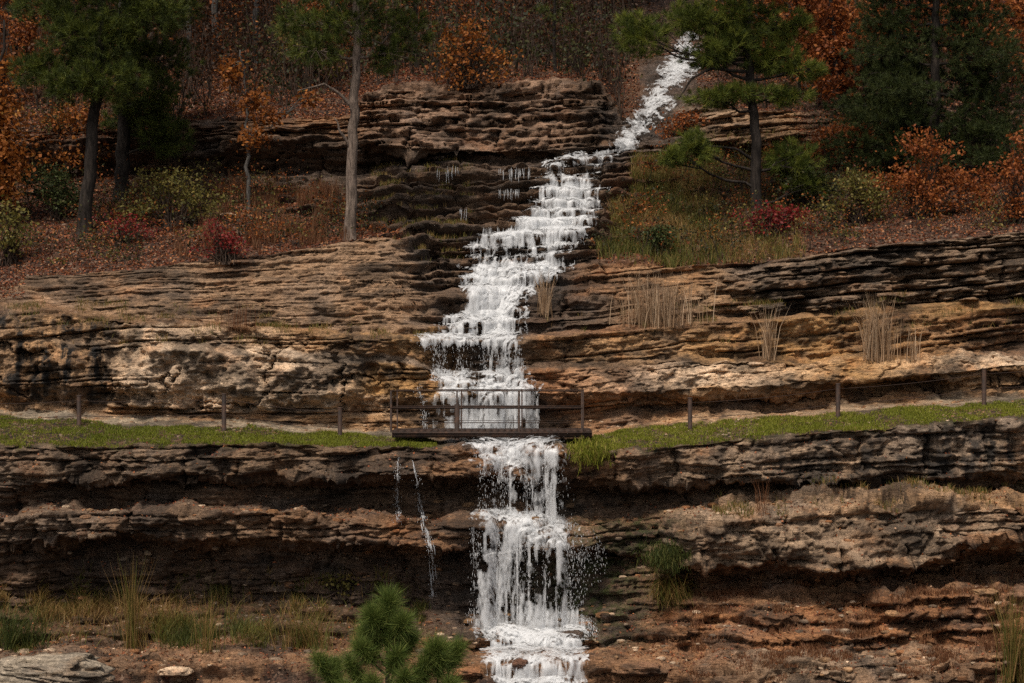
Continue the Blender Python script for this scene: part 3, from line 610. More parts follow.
o = mesh_obj('waterfall', np.concatenate(WV), [np.concatenate(WF + [sideF]), dropf], M['water'], None, {'cover': np.concatenate(WA + [np.full(wn - sum(len(a) for a in WA), .5)])}, True)
tag(o, 'white waterfall tumbling down the stepped cliffs and under the footbridge', 'waterfall', None, 'structure')
def trickle(path, n, rad, spread):
    path = np.array(path, float); mb = MB(); L_ = np.linspace(0, 1, len(path))
    for s in range(n * 14):
        a = rng.random() ** .9; ln = rng.uniform(.02, .09); t = np.clip(np.linspace(a, a + ln, 8), 0, 1)
        off = rng.normal(0, spread) * (.25 + t); u = np.interp(t, L_, path[:, 0]) + off + np.cumsum(rng.normal(0, .1, 8)); r = np.interp(t, L_, path[:, 1])
        Ys = np.minimum.accumulate([hit(q, w_)[1] - .06 for q, w_ in zip(u, r)])
        strand(mb, np.array([at(q, w_, y) for q, w_, y in zip(u, r, Ys)]), rng.uniform(.25, .9) * rad * .6)
        v, f = drops(mb.V[-1][rng.integers(0, len(mb.V[-1]), 5)] + rng.normal(0, .05, (5, 3)), rng.uniform(.003, .008, 5), rng.uniform(1, 4, 5)); mb.add(v, f)
    return mb
for path, n, rad, sp, lab in (([(398, 456), (397, 490), (398, 520)], 3, .016, .8, 'thin straight trickle dripping off the lower ledge'),
                             ([(413, 460), (419, 500), (424, 522), (431, 550), (434, 596)], 5, .018, 1.8, 'longer slanting trickle beside the thin straight trickle'),
                             ([(417, 386), (424, 405), (426, 432)], 3, .016, 1.0, 'short trickle behind the footbridge railing left of the falls'),
                             ([(578, 618), (590, 622), (592, 636)], 5, .02, 2.5, 'small spill over a stone beside the plunge pool')):
    mb = trickle(path, n, rad, sp)
    o = mesh_obj('water_trickle', np.concatenate(mb.V), [np.concatenate(q) for q in mb.F.values()], M['water'], None, {'cover': np.full(mb.n, .8)}); tag(o, lab, 'water', None, 'structure')

# ------------------------------------------------------------------ vegetation builders
def rot_rand(n, up=0.0):
    a = rng.normal(size=(n, 3)); a[:, 2] += up; a /= np.linalg.norm(a, axis=1)[:, None]
    b = rng.normal(size=(n, 3)); b -= a * (a * b).sum(1)[:, None]; b /= np.linalg.norm(b, axis=1)[:, None]
    return a, b, np.cross(a, b)

def leaves(C, size, aspect=.62, up=.5):
    n = len(C); nrm, t, b = rot_rand(n, up)
    s = size * rng.uniform(.6, 1.35, n)[:, None]
    V = np.stack([C - t * s * .5, C + b * s * .5 * aspect + nrm * s * .08, C + t * s * .5, C - b * s * .5 * aspect + nrm * s * .08], 1)
    f = np.arange(n * 4).reshape(n, 4)
    return V.reshape(-1, 3), f

def clump_pts(c, rad, n, seed, gap=0.0):
    out = []
    need = n
    while need > 0:
        p = rng.normal(size=(need * 3, 3)); p /= np.linalg.norm(p, axis=1)[:, None]
        p *= (rng.random((len(p), 1)) ** .45)
        q = np.asarray(c) + p * np.asarray(rad)
        k = fbm(q[:, 0] * 2.2, q[:, 1] * 2.2, q[:, 2] * 2.6, 2, seed) > gap - .35 * (1 - np.linalg.norm(p, axis=1))
        q = q[k][:need]
        if len(q) == 0: break
        out.append(q); need -= len(q)
    return np.concatenate(out) if out else np.zeros((0, 3))

def needles(C, D, length, width, n, spread=.9):
    """n needles from each tuft centre C around direction D"""
    m = len(C)
    d = D[:, None, :] + rng.normal(size=(m, n, 3)) * spread
    d /= np.linalg.norm(d, axis=2)[..., None]
    L_ = length * rng.uniform(.65, 1.2, (m, n, 1))
    w = np.cross(d, rng.normal(size=(m, n, 3))); w /= np.linalg.norm(w, axis=2)[..., None] + 1e-9
    base = C[:, None, :] + rng.normal(0, .02, (m, n, 3))
    V = np.stack([base - w * width * .5, base + w * width * .5, base + d * L_], 2)
    return V.reshape(-1, 3), np.arange(m * n * 3).reshape(-1, 3), np.repeat(rng.random(m), n * 3) * .55 + np.repeat(rng.random(m * n), 3) * .45

def curve(a, b, sag, n=7, jit=.05):
    a, b = np.asarray(a), np.asarray(b); t = np.linspace(0, 1, n)[:, None]
    p = a * (1 - t) + b * t; p[:, 2] += (sag * 4 * t * (1 - t))[:, 0]
    L_ = np.linalg.norm(b - a); p[1:-1] += rng.normal(0, jit * L_ * .3, (n - 2, 3)); return p

def pine_tree(label, base, trunk_px, blobs, r0, bark, mat='pine', group=None, tuft=.24, dens=1.0, limbs=(), name='pine_tree'):
    """trunk_px: further trunk points (px, row) at the depth of the base; blobs: (px, row, rx, ry, depth offset)"""
    Y = base[1]; s = Y / F
    root = empty(name, base, label, 'tree', group)
    pts = np.array([base - np.array([0, 0, .3])] + [at(p, r, Y + rng.uniform(-.1, .1)) for p, r in trunk_px])
    t = np.linspace(0, 1, 26); L_ = np.linspace(0, 1, len(pts))
    tp = np.stack([np.interp(t, L_, pts[:, c]) for c in range(3)], -1); tp[1:-1] += rng.normal(0, .025, (24, 3)) * [1, 1, 0]
    rr = r0 * (1 - .62 * t); rr[0] *= 1.35; rr[1] *= 1.12
    mb = MB(); mb.tube(tp, rr, 10)
    cr = MB()
    for bl in blobs:
        px, row, rx, ry, dy = bl
        c = at(px, row, Y); c[1] += dy
        R_ = np.array([rx * s, max(rx * s * .8, .5), ry * s])
        # the limb leaves the trunk a little below the foliage
        j = np.argmin(np.abs(tp[:, 2] - (c[2] - .25 * abs(c[0] - base[0]))))
        lp = curve(tp[j], c, -.04 * np.linalg.norm(c - tp[j]), 7, .12)
        mb.tube(lp, np.linspace(min(.055, rr[j] * .5), .014, 7), 5)
        n = int(dens * 210 * (rx * ry) / 700.0 * (s * 33) ** 2) + 22
        C = clump_pts(c, R_, n, int(abs(px) * 3 + abs(row)), .02)
        for q in C[:: max(1, n // 14)]:
            mb.tube(curve(lp[rng.integers(3, 7)], q, .03, 4, .1), np.linspace(.014, .006, 4), 4, cap=False)
        dv = (C - c) / R_; dv /= np.linalg.norm(dv, axis=1)[:, None] + 1e-6; dv[:, 2] += .55
        v, f, a = needles(C, dv * .8, tuft, .012, 34, .55)
        cr.add(v, f, a)
    for path in limbs:
        p = np.array([at(q, r, Y + d) for q, r, d in path]); tt = np.linspace(0, 1, 9); l2 = np.linspace(0, 1, len(p))
        p = np.stack([np.interp(tt, l2, p[:, c]) for c in range(3)], -1) + rng.normal(0, .02, (9, 3))
        mb.tube(p, np.linspace(.06, .018, 9), 5)
    mb.build('trunk', M[bark], root, True, base); cr.build('crown', M[mat], root, False, base)
    return root

def leafy_tree(label, base, trunk_px, blobs, r0, bark, mat, lsize=.16, dens=1.0, gap=.0, group=None, name='deciduous_tree', cat='tree'):
    Y = base[1]; s = Y / F
    root = empty(name, base, label, cat, group)
    pts = np.array([base - np.array([0, 0, .3])] + [at(p, r, Y + rng.uniform(-.15, .15)) for p, r in trunk_px])
    t = np.linspace(0, 1, 20); L_ = np.linspace(0, 1, len(pts))
    tp = np.stack([np.interp(t, L_, pts[:, c]) for c in range(3)], -1); tp[1:-1] += rng.normal(0, .03, (18, 3)) * [1, 1, 0]
    mb = MB(); rr = r0 * (1 - .75 * t); mb.tube(tp, rr, 8)
    cr = MB()
    for px, row, rx, ry, dy in blobs:
        c = at(px, row, Y); c[1] += dy; R_ = np.array([rx * s, max(rx * s * .85, .35), ry * s])
        j = np.argmin(np.abs(tp[:, 2] - (c[2] - .5 * abs(c[0] - base[0]) - .3)))
        lp = curve(tp[j], c, .06, 7, .12); mb.tube(lp, np.linspace(max(.012, rr[j] * .6), .01, 7), 5)
        n = int(dens * rx * ry * 1.5 * (s * 33) ** 2 / (lsize / .16) ** 2) + 30
        # leaves gather on small twigs
        tips = clump_pts(c, R_, max(8, n // 12), int(abs(px) + abs(row) * 3), gap)
        for q in tips[:: max(1, len(tips) // 26)]:
            mb.tube(curve(lp[rng.integers(2, 7)], q, .05, 5, .1), np.linspace(.012, .004, 5), 4, cap=False)
        C = np.repeat(tips, 12, 0) + rng.normal(0, lsize * 1.25, (len(tips) * 12, 3)) * [1, 1, .7]
        v, f = leaves(C, lsize)
        a = np.repeat(np.clip(np.repeat(rng.random(len(tips)), 12) * .55 + rng.random(len(C)) * .5, 0, 1), 4)
        cr.add(v, f, a)
    mb.build('trunk', M[bark], root, True, base); cr.build('crown', M[mat], root, False, base)
    return root

def shrub(label, px, row, blobs, mat, lsize=.13, dens=1.0, gap=.05, group=None, name='shrub', mats2=None, Y=None):
    base = hit(px, row)
    if Y is not None: base = at(px, row, Y)
    Y = base[1]; s = Y / F
    root = empty(name, base, label, 'shrub', group)
    mb = MB(); cr = MB()
    for bx, br, rx, ry, dy in blobs:
        c = at(bx, br, Y); c[1] += dy; R_ = np.array([rx * s, max(rx * s * .8, .3), ry * s])
        n = int(dens * rx * ry * 1.5 * (s * 33) ** 2 / (lsize / .16) ** 2) + 24
        tips = clump_pts(c, R_ * 1.12, max(8, n // 10), int(abs(bx) + abs(br) * 5), gap + .04)
        tips = tips + rng.normal(0, .16, tips.shape) * R_
        for q in tips[:: max(1, len(tips) // 18)]:
            st = base + np.array([rng.normal(0, .12), rng.normal(0, .12), -.08])
            mb.tube(curve(st, q, .08, 7, .1), np.linspace(.018, .005, 7), 4, cap=False)
        C = np.repeat(tips, 10, 0) + rng.normal(0, lsize * 1.5, (len(tips) * 10, 3)) * [1, 1, .6]
        v, f = leaves(C, lsize)
        cr.add(v, f, np.repeat(np.clip(np.repeat(rng.random(len(tips)), 10) * .5 + rng.random(len(C)) * .55, 0, 1), 4))
    mb.build('stems', M['twig'], root, False, base); cr.build('foliage', M[mat], root, False, base)
    return root

def blades(B, height, width, lean=.35, segs=2):
    """grass blades rooted at B"""
    n = len(B); h = height * rng.uniform(.55, 1.25, n)
    ang = rng.uniform(0, 2 * math.pi, n); ln = lean * rng.uniform(.1, 1.2, n) * h
    dx, dy = np.cos(ang) * ln, np.sin(ang) * ln
    wa = rng.uniform(0, math.pi, n); wx, wy = np.cos(wa) * width * .5, np.sin(wa) * width * .5
    z0 = np.zeros(n)
    W = np.stack([wx, wy, z0], -1)
    mid = B + np.stack([dx * .35, dy * .35, h * .58], -1); tip = B + np.stack([dx, dy, h], -1)
    V = np.stack([B - W, B + W, mid + W * .8, mid - W * .8, tip], 1)
    i = np.arange(n)[:, None] * 5
    return V.reshape(-1, 3), i + np.array([[0, 1, 2, 3]]), i + np.array([[3, 2, 4]])

def blade_obj(name, B, height, width, mat, lean=.35, parent=None, loc=None, rnd=None):
    v, q, t = blades(B, height, width, lean)
    a = np.repeat(rng.random(len(B)) if rnd is None else rnd, 5)
    return mesh_obj(name, v, [q, t], M[mat], parent, {'rnd': a}, False, loc)

def reeds(label, px, row, wpx, height, n, mat='reed', width=.018, name='reed_clump', group=None, lean=.3, cat='reeds', heads=True):
    base = hit(px, row); s = base[1] / F
    B = []
    for i in range(n):
        u = px + rng.normal(0, wpx * .42); h = hit(u, row + rng.normal(0, 1.2), 3)
        if abs(h[1] - base[1]) > 1.2: h = np.array([(u - CX) * s, base[1], base[2]])
        B.append(h + np.array([0, rng.uniform(-.15, .05), -.03]))
    B = np.array(B)
    v, q, t = blades(B, height, width, lean)
    o = mesh_obj(name, v, [q, t], M[mat], None, {'rnd': np.repeat(rng.random(n), 5)}, False, base)
    return tag(o, label, cat, group)

def ground_scatter(fn, n, jlo, jhi):
    """n random points on terrain rows jlo..jhi (profile index), thinned by fn(u, row, soil, nz)"""
    ja, jb = np.searchsorted(gk, jlo), np.searchsorted(gk, jhi)
    A = np.linalg.norm(np.cross(P[ja + 1:jb + 1, 1:] - P[ja:jb, :-1], P[ja:jb, 1:] - P[ja + 1:jb + 1, :-1]), axis=2) * .5
    w = fn(PROJ_U[ja:jb, :-1], PROJ_R[ja:jb, :-1], soil[ja:jb, :-1], NSM[ja:jb, :-1, 2]) * A
    w = w.ravel(); idx = rng.choice(len(w), n, p=w / w.sum())
    j, i = idx // (NU - 1) + ja, idx % (NU - 1)
    a, b = rng.random((n, 1)), rng.random((n, 1))
    return (P[j, i] * (1 - a) + P[j, i + 1] * a) * (1 - b) + (P[j + 1, i] * (1 - a) + P[j + 1, i + 1] * a) * b, NSM[j, i]
def box_u(u, a, b, f=6): return smooth(a - f, a + f, u) * (1 - smooth(b - f, b + f, u))

# ------------------------------------------------------------------ ground cover (stuff)
# lawn
def lawn_w(u, r, so, nz): return (so > .45) * ((u < 436) | (u > 566)) * (.22 + .78 * smooth(-.4, .15, fbm(u / 16., r / 6., 0, 4, 401)))
B, _ = ground_scatter(lawn_w, 120000, 10.9, 12.15)
bu = CX + B[:, 0] / B[:, 1] * F
rn = np.clip(rng.random(len(B)) * .6 + .22 * fbm(B[:, 0] * .5, B[:, 1] * .9, 0, 3, 402) + .12 * (bu > 560) + .1, 0, 1)
tag(blade_obj('grass', B, .06 + .03 * np.clip(fbm(B[:, 0] * 1.1, B[:, 1] * 1.5, 0, 3, 403), -.6, 1), .014, 'grass', .8, None, None, rn), 'short green grass along the terrace lip', 'grass', None, 'stuff')
# fallen leaves
def lit_w(u, r, so, nz): return (so > .35) * (r < 300) * np.where(u < 410, 1, np.where(u > 590, .55, .8)) * np.clip(nz, .1, 1) * (u > -30) * (u < 1054)
C, n_ = ground_scatter(lit_w, 130000, 18, 28.0)
v, f = leaves(C + n_ * .02, .075, .7, 1.0)
tag(mesh_obj('fallen_leaves', v, [f], M['fallen'], None, {'rnd': np.repeat(rng.random(len(C)), 4)}), 'reddish brown fallen leaves covering the hillside', 'leaves', None, 'stuff')
def lit2_w(u, r, so, nz): return np.clip(nz, 0, 1) ** 2 * (r > 440) * (u > -30) * (u < 1054) * np.where((u > 440) & (u < 620), .05, 1) * np.where(r > 600, 1.5, .7)
C, n_ = ground_scatter(lit2_w, 9000, 2.0, 11.0)
v, f = leaves(C + n_ * .02, .06, .7, 1.2)
tag(mesh_obj('leaf_litter', v, [f], M['fallen'], None, {'rnd': np.repeat(rng.random(len(C)), 4)}), 'scattered dead leaves on the lower ledges and ground', 'leaves', None, 'stuff')
# wild grass on the right bank
def bank_w(u, r, so, nz): return (so > .25) * box_u(u, 600, 800, 10) * (r > 140) * (r < 275) * (.25 + .75 * smooth(-.3, .3, fbm(u / 14., r / 9., 0, 3, 410))) * np.where(u > 720, .4, 1)
B, _ = ground_scatter(bank_w, 15000, 20.5, 26.5)
rn = np.clip(.5 + .7 * fbm(B[:, 0] * .9, B[:, 1] * .7, 0, 3, 415) + rng.normal(0, .2, len(B)), 0, 1)
tag(blade_obj('wild_grass', B, .36, .016, 'wild', .7, None, None, rn), 'tall rusty green grass on the bank right of the falls', 'grass', None, 'stuff')
def bank2_w(u, r, so, nz): return (so > .3) * box_u(u, 180, 345, 12) * (r > 165) * (r < 260) * smooth(0, .4, fbm(u / 16., r / 9., 0, 3, 411))
B, _ = ground_scatter(bank2_w, 4500, 21, 25)
tag(blade_obj('dry_grass', B, .5, .013, 'rusty_grass', .35), 'dry rusty grass among the leaves on the left slope', 'grass', None, 'stuff')
def foot_w(u, r, so, nz): return (r > 555) * (r < 655) * ((u < 430) * 1.0) * (.04 + smooth(.0, .4, fbm(u / 20., r / 22., 0, 4, 412))) * smooth(572, 600, r) * np.where(u < 60, 1.2, 1) * (u > -20)
B, _ = ground_scatter(foot_w, 7500, 2.6, 4.6)
rn = np.clip(.34 + .8 * fbm(B[:, 0] * .8, B[:, 1] * .7, 0, 3, 418) + rng.normal(0, .2, len(B)), 0, 1)
tag(blade_obj('undergrowth_grass', B, .34 + .3 * np.clip(fbm(B[:, 0] * .9, B[:, 1], 0, 3, 419), -.6, 1), .014, 'wild', 1.0, None, None, rn), 'mixed green and brown grass at the foot of the left cliff', 'grass', None, 'stuff')
def foot2_w(u, r, so, nz): return (r > 560) * (r < 690) * (u > 690) * (u < 1040) * smooth(.0, .45, fbm(u / 30., r / 9., 0, 3, 413)) * np.clip(nz, .05, 1)
B, _ = ground_scatter(foot2_w, 13000, 2.0, 5.0)
tag(blade_obj('rusty_grass', B, .13, .014, 'rusty_grass', .7), 'short rust red grass on the low ledges at the right', 'grass', None, 'stuff')
def ledge_w(u, r, so, nz): return ((r > 295) & (r < 345) | (r > 480) & (r < 520) & (u > 700)) * np.clip(nz, 0, 1) ** 2 * smooth(.0, .4, fbm(u / 20., r / 9., 0, 3, 414)) * ((u < 430) | (u > 545)) * (u > -20) * (u < 1040)
B, _ = ground_scatter(ledge_w, 6000, 7.0, 19.6)
tag(blade_obj('ledge_grass', B, .16, .013, 'wild', .7), 'sparse short grass growing along the rock ledges', 'grass', None, 'stuff')

def step_w(u, r, so, nz): return (r > 160) * (r < 262) * (so < .3) * box_u(u, 372, 470, 6) * np.clip(nz - .5, 0, 1) * smooth(-.1, .3, fbm(u / 12., r / 6., 0, 3, 416))
B, _ = ground_scatter(step_w, 3500, 20.8, 25)
tag(blade_obj('step_grass', B, .15, .013, 'wild', .7), 'short grass tufts on the dark rock steps left of the falls', 'grass', None, 'stuff')

# ------------------------------------------------------------------ reeds and tussocks (things)
reeds('narrow tuft of dry reeds leaning beside the white cascade', 545, 314, 7, 1.15, 80)
reeds('widest bed of dry reeds on the ledge right of the falls', 658, 323, 40, 1.25, 330, width=.016)
reeds('slim leaning sheaf of dry reeds right of the widest reed bed', 768, 356, 7, 1.25, 85)
reeds('tall dense tan reeds standing below the grey layered rock', 876, 358, 18, 1.55, 210)
reeds('few short dry stalks right of the tall dense tan reeds', 910, 357, 8, .8, 34)
reeds('sparse brown stalks on the ledge under the smooth tan rock', 240, 329, 26, .75, 60, 'rusty_grass', .011)
reeds('single thin rusty weed on the ledge above the big right block', 762, 512, 7, .85, 26, 'rusty_grass', .012, 'weed')
reeds('small yellowish stalks below the tall upright grass', 205, 648, 18, 1.3, 90, 'wild', .013, 'grass_tuft', None, .4, 'grass')
reeds('tall upright green grass at the foot of the left cliff', 132, 645, 10, 1.9, 120, 'wild', .013, 'grass_tuft', None, .25, 'grass')
reeds('green grass clump at the left edge above the grey layered boulder', 18, 645, 32, .95, 300, 'green_grass', .016, 'grass_tuft', None, .9, 'grass')
reeds('rust and green grass right of the yellowish stalks', 305, 645, 28, .75, 300, 'wild', .014, 'grass_tuft', None, .6, 'grass')
reeds('tall green and tan grass at the bottom right corner', 1016, 682, 16, 2.0, 240, 'wild', .016, 'grass_tuft', None, .35, 'grass')
for lab, px, row, w, n, h, mt in (('green grass mound hanging beside the big right block', 668, 556, 19, 1500, .26, 'green_grass'),
                                  ('long drooping grass below the green mound beside the big right block', 672, 590, 16, 800, .5, 'wild'),
                                  ('green grass hummock at the right end of the footbridge', 590, 452, 16, 1500, .22, 'grass')):
    b = hit(px, row); s = b[1] / F
    B = b + rng.normal(0, 1, (n, 3)) * [w * s * .55, .25, w * s * .32] + [0, -.12, -.05]
    v, q, t = blades(B, h, .016, 1.0)
    v[4::5, 2] -= h * rng.uniform(.3, 1.5, n); v[4::5, 1] -= h * .6
    tag(mesh_obj('grass_tussock', v, [q, t], M[mt], None, {'rnd': np.repeat(rng.random(n), 5)}, False, b), lab, 'grass')

# ------------------------------------------------------------------ trees
pine_tree('dark pine with leaning black trunk at the left edge of the slope', hit(85, 230), [(90, 160), (94, 110), (100, 40), (104, -60), (108, -170)],
          [(75, 88, 34, 20, -.6), (110, 82, 42, 22, -.5), (40, 70, 34, 18, .3), (95, 40, 60, 26, 0), (55, 10, 50, 26, .4), (140, 15, 50, 26, -.3), (100, -30, 80, 30, 0), (100, -90, 70, 40, 0), (105, -150, 45, 40, 0)],
          .21, 'bark_dark')
pine_tree('second dark pine just behind the leaning left pine', hit(121, 194), [(123, 140), (128, 60), (133, -50), (138, -160)],
          [(152, 100, 40, 22, -.4), (165, 140, 30, 24, -.5), (135, 116, 36, 18, .3), (160, 60, 42, 24, 0), (110, 50, 46, 22, .5), (150, 5, 55, 30, 0), (140, -50, 70, 40, 0), (140, -120, 55, 45, 0)],
          .24, 'bark_dark')
pine_tree('tall pine with pale grey trunk above the smooth tan rock', hit(350, 237), [(351, 170), (354, 100), (357, 30), (359, -60), (361, -190)],
          [(318, 52, 32, 16, -.4), (385, 52, 34, 20, .3), (345, 22, 46, 22, 0), (405, 25, 32, 18, .4), (300, 20, 36, 20, .3), (365, -10, 70, 22, 0), (360, -60, 80, 35, 0), (360, -120, 70, 45, 0)],
          .175, 'bark_pale', dens=.62, limbs=[[(353, 150, 0), (340, 132, -.2), (334, 118, -.3)], [(354, 112, 0), (340, 92, -.2), (322, 84, -.4), (298, 90, -.6)]])
pine_tree('green pine with dark trunk right of the upper cascade', hit(757, 212), [(756, 150), (752, 100), (747, 50), (748, 0), (750, -70), (752, -160)],
          [(712, 100, 36, 9, -.5), (745, 95, 34, 9, -.3), (785, 96, 32, 9, .2), (800, 70, 26, 10, .1), (705, 62, 26, 9, -.2), (640, 38, 30, 24, -.6), (690, 20, 34, 18, -.3), (720, 50, 40, 20, -.4), (770, 55, 34, 20, .2), (735, 20, 50, 22, 0), (785, 25, 30, 20, .4), (692, 150, 24, 18, -.6),
           (668, 160, 14, 10, -.8), (795, 160, 30, 20, .4), (810, 185, 22, 14, .3), (745, -25, 70, 30, 0), (750, -80, 60, 40, 0), (752, -130, 40, 40, 0)],
          .17, 'bark_dark', 'pine_bright', dens=1.1, limbs=[[(748, 72, 0), (715, 68, -.3), (690, 80, -.5), (680, 98, -.6)], [(748, 60, 0), (715, 62, -.2), (680, 58, -.5), (655, 45, -.6)], [(756, 160, 0), (735, 148, -.2), (708, 146, -.5)]])
leafy_tree('rust leaved maple behind the right pine', hit(843, 150) + np.array([0, .6, 0]), [(842, 110), (836, 60), (832, 10), (828, -60)],
           [(832, 12, 32, 26, 0), (846, 48, 34, 26, -.3), (818, 62, 24, 24, .3), (845, 85, 30, 18, -.2), (858, 112, 20, 14, .3), (826, -30, 40, 30, 0), (870, 20, 18, 14, .2)], .17, 'bark_grey', 'rustleaf', .15, .62, .05)
def cedar_blobs(px, r0, r1, w0, w1, n):
    out = []
    for i in range(n):
        t = i / (n - 1); r = r0 + (r1 - r0) * t; w = w0 + (w1 - w0) * t
        for sgn in (-1, 1): out.append((px + sgn * w * .5 * rng.uniform(.6, 1.1), r + rng.uniform(-5, 5), w * .55, (r1 - r0) / n * .8, rng.uniform(-.6, .6)))
    return out
pine_tree('dark green cedar between the rust maple and the right edge', hit(935, 182) + np.array([0, .5, 0]), [(935, 100), (936, 20), (936, -60)],
           cedar_blobs(934, -40, 160, 70, 122, 12), .2, 'bark_dark', 'cedar', None, .15, 1.35, name='cedar_tree')
pine_tree('dark green cedar low behind the orange bushes at right', hit(885, 175) + np.array([0, 2.0, 0]), [(885, 120), (886, 60)],
           cedar_blobs(890, 60, 160, 30, 62, 6), .12, 'bark_dark', 'cedar', None, .16, 1.8, name='cedar_tree')
leafy_tree('orange leaved tree at the top right corner', hit(1000, 80), [(1000, 40), (998, 0), (996, -60)], [(985, 8, 40, 20, 0), (1015, 30, 26, 26, .3), (995, -40, 50, 30, 0)], .15, 'bark_grey', 'orange', .16, .6, .05)
leafy_tree('burning orange tree cut by the left edge of the picture', hit(-6, 222), [(-4, 150), (2, 80), (4, 20)],
           [(6, 120, 24, 24, 0), (14, 160, 26, 26, -.3), (0, 190, 24, 20, -.2), (-10, 90, 26, 30, 0), (4, 60, 14, 16, .2), (-25, 140, 30, 50, 0)], .12, 'bark_dark', 'orange', .15, .7, .05)
leafy_tree('thin sapling with sparse orange leaves beside the dark ledge', hit(249, 206), [(248, 170), (247, 120), (245, 80), (240, 50)],
           [(252, 100, 16, 14, 0), (268, 116, 16, 9, .1), (255, 138, 17, 12, -.1), (240, 62, 18, 12, 0), (235, 80, 12, 8, .1), (305, 98, 10, 8, .2)], .075, 'bark_grey', 'orange', .14, .6, .1, name='sapling')
shrub('orange bush below the dark cedar, largest of the bushes at right', 925, 214, [(922, 150, 28, 20, 0), (910, 180, 26, 24, -.2), (945, 178, 26, 22, .1), (975, 185, 24, 22, .2), (935, 200, 34, 12, -.2)], 'rustleaf', .11, .45, .18)
shrub('orange bush cut by the right edge of the picture', 1016, 222, [(1012, 190, 20, 26, 0), (1024, 160, 16, 24, .2), (1018, 212, 18, 12, -.2)], 'rustleaf', .11, .45, .18)
shrub('yellow green shrub left of the largest orange bush', 858, 220, [(856, 182, 24, 16, 0), (866, 202, 24, 14, -.1), (842, 205, 14, 12, .1)], 'yellowgreen', .1, .5, .16)
shrub('crimson shrub at the foot of the right pine', 772, 236, [(758, 214, 20, 9, 0), (785, 212, 18, 8, -.1), (772, 224, 26, 9, -.2), (812, 232, 12, 5, 0)], 'red', .1, .5, .14)
shrub('small round dark green bush on the right bank', 658, 252, [(658, 239, 13, 12, 0)], 'cedar', .07, 1.6, -.1)
shrub('bushy yellow green shrub with loose leaves on the left slope', 172, 226, [(160, 186, 32, 16, 0), (190, 198, 32, 16, -.1), (145, 205, 24, 14, .1), (212, 210, 14, 12, .1), (230, 222, 16, 8, 0)], 'yellowgreen', .1, .35, .2)
shrub('red and orange bush right above the smooth tan rock', 226, 262, [(218, 232, 15, 13, 0), (238, 244, 14, 10, -.1), (206, 250, 14, 6, 0), (228, 252, 20, 5, -.2)], 'red', .085, .3, .2)
shrub('low red bush left of the red and orange bush', 120, 240, [(118, 224, 22, 10, 0), (140, 232, 18, 6, -.1)], 'red', .095, .25, .2)
shrub('yellowish shrub at the left edge under the orange tree', 10, 262, [(6, 218, 16, 12, 0), (14, 238, 16, 14, -.1)], 'yellowgreen', .12, .6, .08)
shrub('dull orange bush behind the two left pines', 70, 172, [(62, 122, 26, 16, 0), (92, 128, 22, 14, .2), (75, 150, 34, 16, -.1)], 'orange', .14, .55, .08)
shrub('orange bush above the upper cliff at the top centre', 470, 88, [(468, 34, 16, 16, 0), (458, 60, 22, 15, -.1), (490, 56, 18, 13, .1), (480, 78, 26, 8, -.2), (450, 40, 10, 8, .1)], 'orange', .13, .45, .14)
shrub('yellow speckled shrub left of the tall pale pine', 306, 88, [(300, 40, 28, 22, 0), (322, 58, 20, 20, .2)], 'yellowgreen', .13, .4, .12)
shrub('orange brown shrub under the maple crown', 850, 168, [(842, 135, 24, 18, 0), (862, 142, 20, 16, .1), (822, 150, 18, 12, -.1)], 'rustleaf', .13, .6, .1)
shrub('dull olive shrub under the right pine', 808, 206, [(800, 182, 26, 16, 0), (824, 190, 16, 12, .1)], 'olive', .11, .9, .0)
shrub('rusty weeds beside the diagonal cascade', 680, 132, [(684, 122, 18, 9, 0), (668, 132, 10, 6, -.1)], 'rustleaf', .1, .7, .05)
shrub('low leafy plant with pale leaves on the dark left ledge', 338, 594, [(345, 586, 12, 6, 0), (330, 582, 9, 5, 0)], 'yellowgreen', .09, .8, .1)
shrub('dark evergreen bush at the foot of the left pines', 55, 215, [(52, 182, 26, 16, 0), (70, 200, 20, 12, -.1)], 'cedar', .1, .9, .0)

